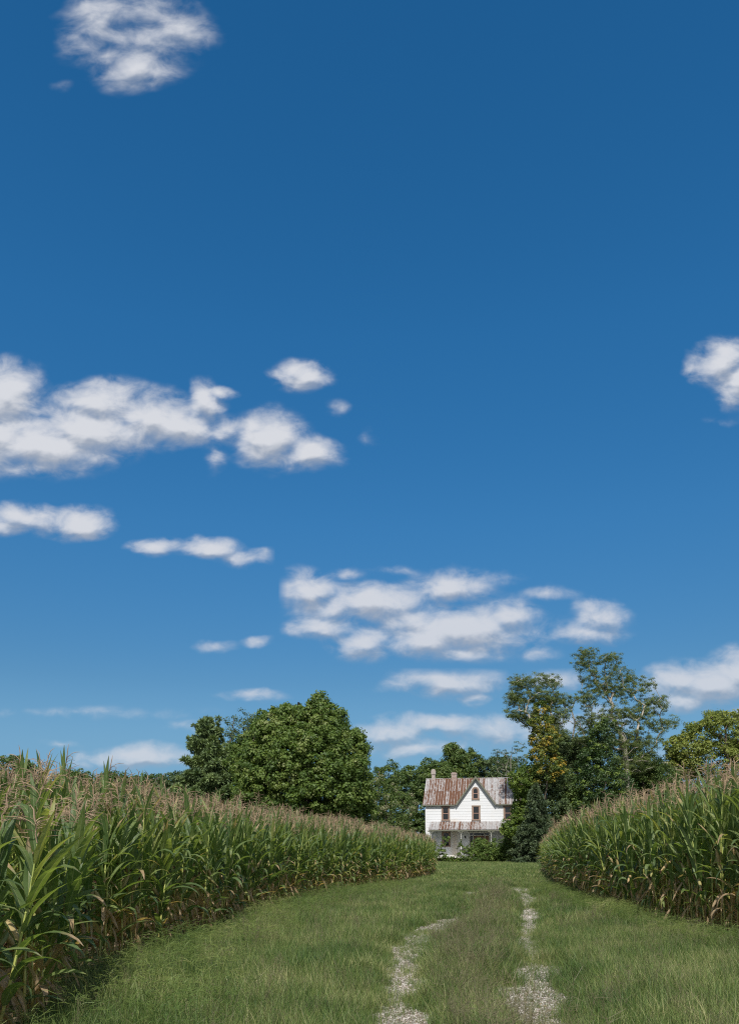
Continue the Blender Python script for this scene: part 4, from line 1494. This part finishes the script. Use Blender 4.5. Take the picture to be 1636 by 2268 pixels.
def tin_mat(name, seed, split, lo, hi, u0, course, spread):
    """old tin: every sheet between two seams has rusted differently"""
    m, t, p = new_mat(name)
    co = objco(t)
    x, y, z = t.sep(co)
    sheet = t.math('FLOOR', t.math('DIVIDE', t.math('ADD', x, 50 + seed), 0.307))
    crs = t.math('GREATER_THAN', z, course)
    wn = t.n.new('ShaderNodeTexWhiteNoise')
    wn.noise_dimensions = '2D'
    t.link(t.comb(sheet, crs, 0), wn.inputs['Vector'])
    base = t.maprange(x, split - spread, split + spread, lo, hi)
    endw = t.maprange(x, u0, u0 + 1.3, -0.16, 0.0)
    st = t.mapping(co, scale=(1.5, 0.35, 0.35))
    nA = t.noise(st, 4.2, 7, 0.68, 2.1, 0.4)
    nB = t.noise(t.mapping(co, scale=(3, 0.8, 0.8)), 9, 6, 0.7)
    amt = t.math('ADD', base, t.math('MULTIPLY', t.math('SUBTRACT', wn.outputs['Value'], 0.5), 0.34))
    amt = t.math('ADD', amt, endw)
    fz = t.math('FRACT', t.math('DIVIDE', t.math('ADD', x, 50 + seed), 0.307))
    nearseam = t.math('ABSOLUTE', t.math('SUBTRACT', fz, 0.5))
    amt = t.math('SUBTRACT', amt, t.math('MULTIPLY', t.maprange(nearseam, 0.36, 0.5, 0, 1), 0.34))
    v = t.math('ADD', t.math('MULTIPLY', t.math('SUBTRACT', nA, 0.5), 1.1), t.math('MULTIPLY', t.math('SUBTRACT', nB, 0.5), 0.7))
    rust = t.maprange(t.math('ADD', v, amt), 0.44, 0.60, 0, 1)
    rc = t.ramp(nB, [(0.25, (0.06, 0.027, 0.017)), (0.5, (0.115, 0.056, 0.034)), (0.75, (0.20, 0.115, 0.07))])
    mc = t.ramp(t.noise(t.mapping(co, scale=(2, 0.5, 0.5)), 7, 6, 0.7), [(0.3, (0.17, 0.16, 0.155)), (0.5, (0.32, 0.315, 0.315)), (0.75, (0.47, 0.47, 0.48))])
    t.link(t.mix(rust, mc, rc), p.inputs['Base Color'])
    t.link(t.maprange(rust, 0, 1, 0.55, 0.9), p.inputs['Roughness'])
    p.inputs['Specular IOR Level'].default_value = 0.25
    return m


m_tin = tin_mat('rusty_tin', 0, 0.0, 0.68, 0.43, -5.9, 8.05, 1.6)
m_tin2 = tin_mat('porch_tin', 1, 0.6, 0.52, 0.34, -5.05, 99, 1.4)


def brick_mat(name, wash):
    m, t, p = new_mat(name)
    b = t.n.new('ShaderNodeTexBrick')
    mp = t.n.new('ShaderNodeMapping')
    mp.inputs['Rotation'].default_value = (R(90), 0, 0)
    t.link(objco(t), mp.inputs[0])
    t.link(mp.outputs[0], b.inputs['Vector'])
    b.inputs['Scale'].default_value = 1.0
    b.inputs['Brick Width'].default_value = 0.21
    b.inputs['Row Height'].default_value = 0.075
    b.inputs['Mortar Size'].default_value = 0.012
    b.inputs['Color1'].default_value = (0.17, 0.07, 0.048, 1)
    b.inputs['Color2'].default_value = (0.23, 0.11, 0.08, 1)
    b.inputs['Mortar'].default_value = (0.40, 0.37, 0.34, 1)
    n = t.noise(objco(t), 5, 5, 0.7)
    t.link(t.mix(t.maprange(n, wash, wash + 0.15, 0, 0.85), b.outputs['Color'], (0.38, 0.355, 0.33)), p.inputs['Base Color'])
    p.inputs['Roughness'].default_value = 0.9
    return m


m_brick1, m_brick2 = brick_mat('limewashed_brick', 0.36), brick_mat('peeling_brick', 0.46)


# --- walls, course by course, each board leaning out at its foot
def lap_wall(g, x0, x1, z0, z1, holes, y=0.0, limit=None, course=0.30, lip=0.015, M=None):
    cuts = sorted(set([z0] + [z0 + course * i for i in range(1, 60) if z0 + course * i < z1 - 1e-6] + [z1] +
                      [h[k] for h in holes for k in (2, 3) if z0 < h[k] < z1]))
    for a, b in zip(cuts[:-1], cuts[1:]):
        zm = (a + b) / 2
        ia = z0 + course * math.floor((zm - z0) / course)
        oa = lip * (1 - (a - ia) / course)
        ob = lip * (1 - (b - ia) / course)
        L0, L1, R0, R1 = x0, x0, x1, x1
        if limit:
            L0, R0 = limit(a)
            L1, R1 = limit(b)
        xs = [(L0, L1)]
        for h in sorted(holes):
            if h[2] < zm < h[3] and h[1] > L0 and h[0] < R0:
                xs += [(h[0], h[0]), (h[1], h[1])]
        xs.append((R0, R1))
        for k in range(0, len(xs), 2):
            (p0, p1), (q0, q1) = xs[k], xs[k + 1]
            if q0 - p0 < 1e-4 and q1 - p1 < 1e-4:
                continue
            v = [(p0, y - oa, a), (q0, y - oa, a), (q1, y - ob, b), (p1, y - ob, b), (p0, y, a), (q0, y, a)]
            if M:
                v = [(M @ Vector(q))[:] for q in v]
            g.add(v, [np.array([[0, 1, 2, 3], [4, 5, 1, 0]])])


WIN = {  # outer frame: x0, x1, z0, z1
    'ul': (-3.83, -2.88, 4.62, 6.28), 'uc': (-0.46, 0.48, 4.62, 6.30), 'ur': (2.98, 3.93, 4.64, 6.26),
    'll': (-3.78, -2.84, 1.72, 3.42), 'lr': (3.02, 3.96, 1.72, 3.42),
}
ARCH = (-0.45, 0.39, 6.92, 8.36)
DOOR = (-0.78, 1.48, 0.78, 3.36)
wg = Geo()
holes = [(x0 + .06, x1 - .06, z0 + .06, z1 - .04) for (x0, x1, z0, z1) in WIN.values()] + [DOOR]
lap_wall(wg, -HW, HW, 0.55, EZ, holes)
GA = (0.0, 9.42)
sl = 2.05 / (GA[1] - EZ)


def lim(z):
    k = max(0.0, (GA[1] - 0.06 - z) * sl)
    return -k, k


ax0, ax1, az0, az1 = ARCH
lap_wall(wg, -2, 2, EZ, GA[1] - 0.06, [(ax0 + .10, ax1 - .10, az0 + .06, az1 - .30)], limit=lim)
# sides and back
Ml = Matrix.Translation((-HW, DEP, 0)) @ Matrix.Rotation(R(-90), 4, 'Z')
Mr = Matrix.Translation((HW, 0, 0)) @ Matrix.Rotation(R(90), 4, 'Z')
Mb = Matrix.Translation((HW, DEP, 0)) @ Matrix.Rotation(R(180), 4, 'Z')
kz = (RZ_ - EZ) / (DEP / 2)
for M in (Ml, Mr):
    lap_wall(wg, 0, DEP, 0.55, EZ, [], M=M)
    lap_wall(wg, 0, DEP, EZ, RZ_ - 0.12, [], M=M, limit=lambda z: ((z - EZ) / kz, DEP - (z - EZ) / kz))
lap_wall(wg, 0, 2 * HW, 0.55, EZ, [], M=Mb)
for sx in (-1, 1):      # corner boards
    wg.box(sx * HW - 0.07, sx * HW + 0.07, -0.035, 0.07, 0.5, EZ - 0.02)
wg.build('wall', m_side, house)
ig = Geo()               # the dark inside that the windows look into
ig.box(-HW + .12, HW - .12, 0.35, 0.40, 0.6, 6.4)
m_inside, t, p = new_mat('dark_room')
p.inputs['Base Color'].default_value = (0.035, 0.03, 0.028, 1)
ig.build('inner_wall', m_inside, house)
fg = Geo()
fg.box(-HW - 0.02, HW + 0.02, 0.03, DEP, -0.3, 0.55)
fg.build('foundation', m_brick2, house)


def window(x0, x1, z0, z1, label=None):
    f = 0.13
    g = Geo()
    g.box(x0, x0 + f, -0.06, 0.10, z0 + .07, z1 - f)
    g.box(x1 - f, x1, -0.06, 0.10, z0 + .07, z1 - f)
    g.box(x0 - .02, x1 + .02, -0.065, 0.10, z1 - f, z1)
    g.box(x0 - .04, x1 + .04, -0.10, 0.10, z0, z0 + .07)
    w = g.build('window', m_trim, house)
    if label:
        w['label'] = label
    a, b, c, d = x0 + f, x1 - f, z0 + .07, z1 - f
    s = Geo()
    k = 0.055
    mid = (c + d) / 2
    s.box(a, a + k, -0.02, 0.03, c, d)
    s.box(b - k, b, -0.02, 0.03, c, d)
    s.box(a + k, b - k, -0.018, 0.028, d - k, d)
    s.box(a + k, b - k, -0.018, 0.028, c, c + k)
    s.box(a + k, b - k, -0.032, 0.033, mid - .03, mid + .03)
    s.build('sash', m_sash, w)
    q = Geo()
    q.box(a + k, b - k, 0.008, 0.014, c + k, mid - .03)
    q.box(a + k, b - k, 0.002, 0.008, mid + .03, d - k)
    q.build('pane', m_glass, w)


for k, v in WIN.items():
    window(*v)
# arched attic window
cx_, r_o = (ax0 + ax1) / 2, (ax1 - ax0) / 2
zc = az1 - r_o


def arch_ring(g, ro, ri, y0, y1, zb, n=14):
    th = np.linspace(0, math.pi, n)
    pts_o = [(cx_ + ro, zb)] + [(cx_ + ro * math.cos(a), zc + ro * math.sin(a)) for a in th] + [(cx_ - ro, zb)]
    pts_i = [(cx_ + ri, zb)] + [(cx_ + ri * math.cos(a), zc + ri * math.sin(a)) for a in th] + [(cx_ - ri, zb)]
    m = len(pts_o)
    v = [(x, y0, z) for x, z in pts_o] + [(x, y0, z) for x, z in pts_i] + [(x, y1, z) for x, z in pts_o] + [(x, y1, z) for x, z in pts_i]
    f = []
    for i in range(m - 1):
        f += [(i, i + 1, m + i + 1, m + i), (2 * m + i, 3 * m + i, 3 * m + i + 1, 2 * m + i + 1), (i, 2 * m + i, 2 * m + i + 1, i + 1), (m + i, m + i + 1, 3 * m + i + 1, 3 * m + i)]
    g.add(v, np.array(f))


g = Geo()
arch_ring(g, r_o, r_o - 0.14, -0.07, 0.06, az0 + 0.10)
g.box(ax0 - .03, ax1 + .03, -0.09, 0.06, az0, az0 + .10)
aw = g.build('window', m_trim, house)
aw['label'] = 'arched attic window under the gable'
g = Geo()
arch_ring(g, r_o - 0.14, r_o - 0.20, -0.04, 0.02, az0 + 0.10)
g.box(cx_ - r_o + .2, cx_ + r_o - .2, -0.045, 0.02, 7.58, 7.64)
g.box(cx_ - r_o + .2, cx_ + r_o - .2, -0.042, 0.02, az0 + .10, az0 + .155)
g.build('sash', m_sash, aw)
g = Geo()
ri = r_o - 0.20
th = np.linspace(0, math.pi, 14)
pts = [(cx_ + ri, az0 + .10)] + [(cx_ + ri * math.cos(a), zc + ri * math.sin(a)) for a in th] + [(cx_ - ri, az0 + .10)]
g.add([(x, -0.030, z) for x, z in pts], [np.array([list(range(len(pts)))])])
g.build('pane', m_glass, aw)

# --- main roof with seams
rg = Geo()
T_ = 0.05


def slab(g, pts, th=T_):
    n = len(pts)
    v = [tuple(q) for q in pts] + [(q[0], q[1], q[2] - th) for q in pts]
    f = [np.array([list(range(n))]), np.array([list(range(2 * n - 1, n - 1, -1))]),
         np.array([(i, i + n, (i + 1) % n + n, (i + 1) % n) for i in range(n)])]
    g.add(v, f)


RX = HW + 0.36
ym = DEP / 2
ze = EZ - 0.03


def zroof(y):
    return ze + (y + OH) / (ym + OH) * (RZ_ - ze)


V0 = 2.22
zr2 = 9.50
yv = ym - 0.12
slab(rg, [(-RX, -OH, ze), (-V0, -OH, ze), (0, yv, zroof(yv)), (0, ym, RZ_), (-RX + .03, ym, RZ_)])
slab(rg, [(V0, -OH, ze), (RX, -OH, ze), (RX - .03, ym, RZ_), (0, ym, RZ_), (0, yv, zroof(yv))])
slab(rg, [(-RX, DEP + OH, ze), (-RX, ym, RZ_), (RX, ym, RZ_), (RX, DEP + OH, ze)])
x = -RX + 0.02
while x < RX:
    y0 = -OH - 0.01 if abs(x) > V0 else -OH + (V0 - abs(x)) / V0 * (yv + OH)
    if y0 < ym - 0.1:
        nrm = Vector((0, -(RZ_ - ze), (ym + OH))).normalized()
        for (a, b, hh) in ((x, x + 0.035, 0.028),):
            lo_, hi_ = Vector((0, y0, zroof(y0))), Vector((0, ym, RZ_))
            q = [Vector((a, 0, 0)) + lo_, Vector((b, 0, 0)) + lo_, Vector((b, 0, 0)) + hi_, Vector((a, 0, 0)) + hi_]
            up_ = nrm * hh
            mx = [(q[0] + q[1]) / 2 + up_, (q[2] + q[3]) / 2 + up_]
            rg.add([w[:] for w in q] + [w[:] for w in mx], [np.array([[0, 4, 5, 3], [1, 2, 5, 4]]), np.array([[0, 1, 4]])])
    x += 0.307
# the lap between the two courses of sheets, and the ridge cap
for sx in (-1, 1):
    yl_ = (8.05 - ze) / (RZ_ - ze) * (ym + OH) - OH
    xa = 0.5 + V0 * (1 - (yl_ + OH) / (yv + OH))
    a, b = sorted((sx * RX * 0.997, sx * xa))
    rg.add([(a, yl_ - .02, zroof(yl_) + .001), (b, yl_ - .02, zroof(yl_) + .001), (b, yl_ - .02, zroof(yl_) + .018), (a, yl_ - .02, zroof(yl_) + .018), (b, yl_ + .3, zroof(yl_ + .3) + .004), (a, yl_ + .3, zroof(yl_ + .3) + .004)],
           np.array([[0, 1, 2, 3], [3, 2, 4, 5]]))
roof = rg.build('roof', m_tin, house)
cg = Geo()
cg.tube([(-RX, ym, RZ_ + .005), (RX, ym, RZ_ + .005)], 0.05, 8)
cg.build('ridge_cap', m_tin2, roof)
# cross gable: two slopes running back into the main roof
gg = Geo()
fy = -OH - 0.02
slab(gg, [(-V0 - .03, fy, ze - .03), (0, fy, zr2), (0, yv, zr2)], 0.04)
slab(gg, [(0, fy, zr2), (V0 + .03, fy, ze - .03), (0, yv, zr2)], 0.04)
gg.build('gable_roof', m_tin, house)
# rakes and fascia
bg_ = Geo()
for sx in (-1, 1):
    a = Vector((sx * (V0 + .05), 0, ze - .06))
    b = Vector((0, 0, zr2 + .05))
    d = (b - a).normalized()
    nn = Vector((-d.z, 0, d.x))
    if nn.z > 0:
        nn = -nn
    y0_, y1_ = fy - 0.05, fy + 0.01
    wv_ = nn * 0.17
    pts = [a, b, b + Vector((0, 0, -0.29)), a + wv_]
    v = [(q.x, y0_, q.z) for q in pts] + [(q.x, y1_, q.z) for q in pts]
    bg_.add(v, np.array([[0, 1, 2, 3], [4, 7, 6, 5], [0, 4, 5, 1], [3, 2, 6, 7], [0, 3, 7, 4]]))
bg_.build('rake_board', m_green, house)
eg_ = Geo()
for a, b in ((-RX, -V0 - .12), (V0 + .12, RX)):
    eg_.box(a, b, -OH + 0.01, -OH + 0.05, ze - 0.16, ze - 0.055)
    eg_.box(a, b, -OH + 0.05, -0.03, ze - 0.12, ze - 0.09)
eg_.build('eave_board', m_green, house)


def chimney(x, z1, w, mat, cap, lab):
    g = Geo()
    y0 = ym - w / 2
    g.box(x - w / 2, x + w / 2, y0, y0 + w, 8.6, z1 - .22)
    if cap:
        g.box(x - w / 2 - .06, x + w / 2 + .06, y0 - .06, y0 + w + .06, z1 - .62, z1 - .20)
        g.box(x - w / 2 - .03, x + w / 2 + .03, y0 - .03, y0 + w + .03, z1 - .20, z1 - .08)
        g.box(x - w / 2 + .05, x + w / 2 - .05, y0 + .05, y0 + w - .05, z1 - .08, z1)
    else:
        g.box(x - w / 2 - .03, x + w / 2 + .03, y0 - .03, y0 + w + .03, z1 - .22, z1 - .06)
        g.box(x - w / 2 + .04, x + w / 2 - .1, y0 + .04, y0 + w - .04, z1 - .06, z1)
    o = g.build('chimney', mat, house)
    o['label'] = lab


chimney(-5.02, 10.75, 0.40, m_brick1, True, 'tall limewashed brick chimney at the left end of the ridge')
chimney(-2.62, 10.32, 0.62, m_brick2, False, 'squat peeling brick chimney')

# --- porch
PX, PY = 5.05, -2.15
fl = Geo()
fl.box(-PX + .1, PX - .1, PY + .12, -0.03, 0.66, 0.76)
fl.box(-PX + .1, PX - .1, PY + .10, PY + .16, 0.52, 0.655)
fl.build('porch_floor', m_post, house)
pr = Geo()
z0_, z1_ = 3.60, 4.52
slab(pr, [(-PX, PY, z0_), (PX, PY, z0_), (PX - .03, -0.03, z1_), (-PX + .03, -0.03, z1_)], 0.03)
x = -PX + 0.02
nrm = Vector((0, -(z1_ - z0_), -PY)).normalized()
while x < PX - .05:
    q = [Vector((x, PY - .01, z0_)), Vector((x + .035, PY - .01, z0_)), Vector((x + .035, -.03, z1_)), Vector((x, -.03, z1_))]
    mx = [(q[0] + q[1]) / 2 + nrm * .028, (q[2] + q[3]) / 2 + nrm * .028]
    pr.add([w[:] for w in q] + [w[:] for w in mx], [np.array([[0, 4, 5, 3], [1, 2, 5, 4]]), np.array([[0, 1, 4]])])
    x += 0.307
pr.build('porch_roof', m_tin2, house)
pf = Geo()
pf.box(-PX + .02, PX - .02, PY + .03, PY + .12, z0_ - .17, z0_ - .035)
pf.build('porch_beam', m_green, house)
pc = Geo()
pc.box(-PX + .1, PX - .1, PY + .12, -.03, 3.46, 3.48)
pc.build('porch_ceiling', m_porchwall, house)
for px_ in (-4.80, -1.55, 1.68, 4.80):
    g = Geo()
    zz = [0.76, 1.0, 1.02, 1.10, 1.12, 1.9, 2.75, 2.78, 2.88, 2.92, 3.43]
    rr_ = [.075, .075, .05, .06, .045, .058, .045, .06, .05, .07, .07]
    g.tube([(px_, PY + .08, z) for z in zz], rr_, 10)
    po = g.build('porch_post', m_post, house, smooth=True)
    b = Geo()
    for s in (-1, 1):
        pts = [(px_ + s * .07, 3.42), (px_ + s * .42, 3.42), (px_ + s * .36, 3.36), (px_ + s * .15, 3.30), (px_ + s * .07, 3.12)]
        v = [(a, PY + .06, c_) for a, c_ in pts] + [(a, PY + .10, c_) for a, c_ in pts]
        b.add(v, [np.array([[0, 1, 2, 3, 4], [9, 8, 7, 6, 5]]), np.array([(i, i + 5, (i + 1) % 5 + 5, (i + 1) % 5) for i in range(5)])])
    b.build('bracket', m_green, po)
# door with side light
x0, x1, z0, z1 = DOOR
g = Geo()
for a, b in ((x0, x0 + .09), (x0 + .42, x0 + .50), (x1 - .60, x1 - .50), (x1 - .10, x1)):
    g.box(a, b, -.05, .10, z0, z1 - .12)
g.box(x0 - .02, x1 + .02, -.055, .10, z1 - .12, z1)
g.box(x0 + .09, x1 - .10, -.03, .08, z1 - .42, z1 - .36)
df = g.build('door_frame', m_post, house)
g = Geo()
g.box(x0 + .50, x1 - .60, .12, .16, z0, z1 - .42)
dr_ = g.build('door', m_door, house)
g = Geo()
g.box(x0 + .66, x1 - .76, .108, .12, z0 + 1.0, z1 - .62)
g.build('door_pane', m_glass, dr_)
g = Geo()
g.box(x1 - .50, x1 - .10, .02, .05, z0, z1 - .42)
g.build('shutter', m_door, df)
g = Geo()
g.box(x0 + .09, x0 + .42, .02, .03, z0 + .6, z1 - .42)
g.box(x0 + .09, x1 - .10, .025, .035, z1 - .36, z1 - .12)
g.build('side_pane', m_glass, df)
g = Geo()
g.tube([(-1.20, -.14, z) for z in (2.62, 2.66, 2.80, 2.92, 2.96)], [.02, .06, .075, .06, .01], 8)
g.box(-1.24, -1.16, -.10, -.02, 2.70, 2.80)
g.build('porch_lantern', m_glass, house)
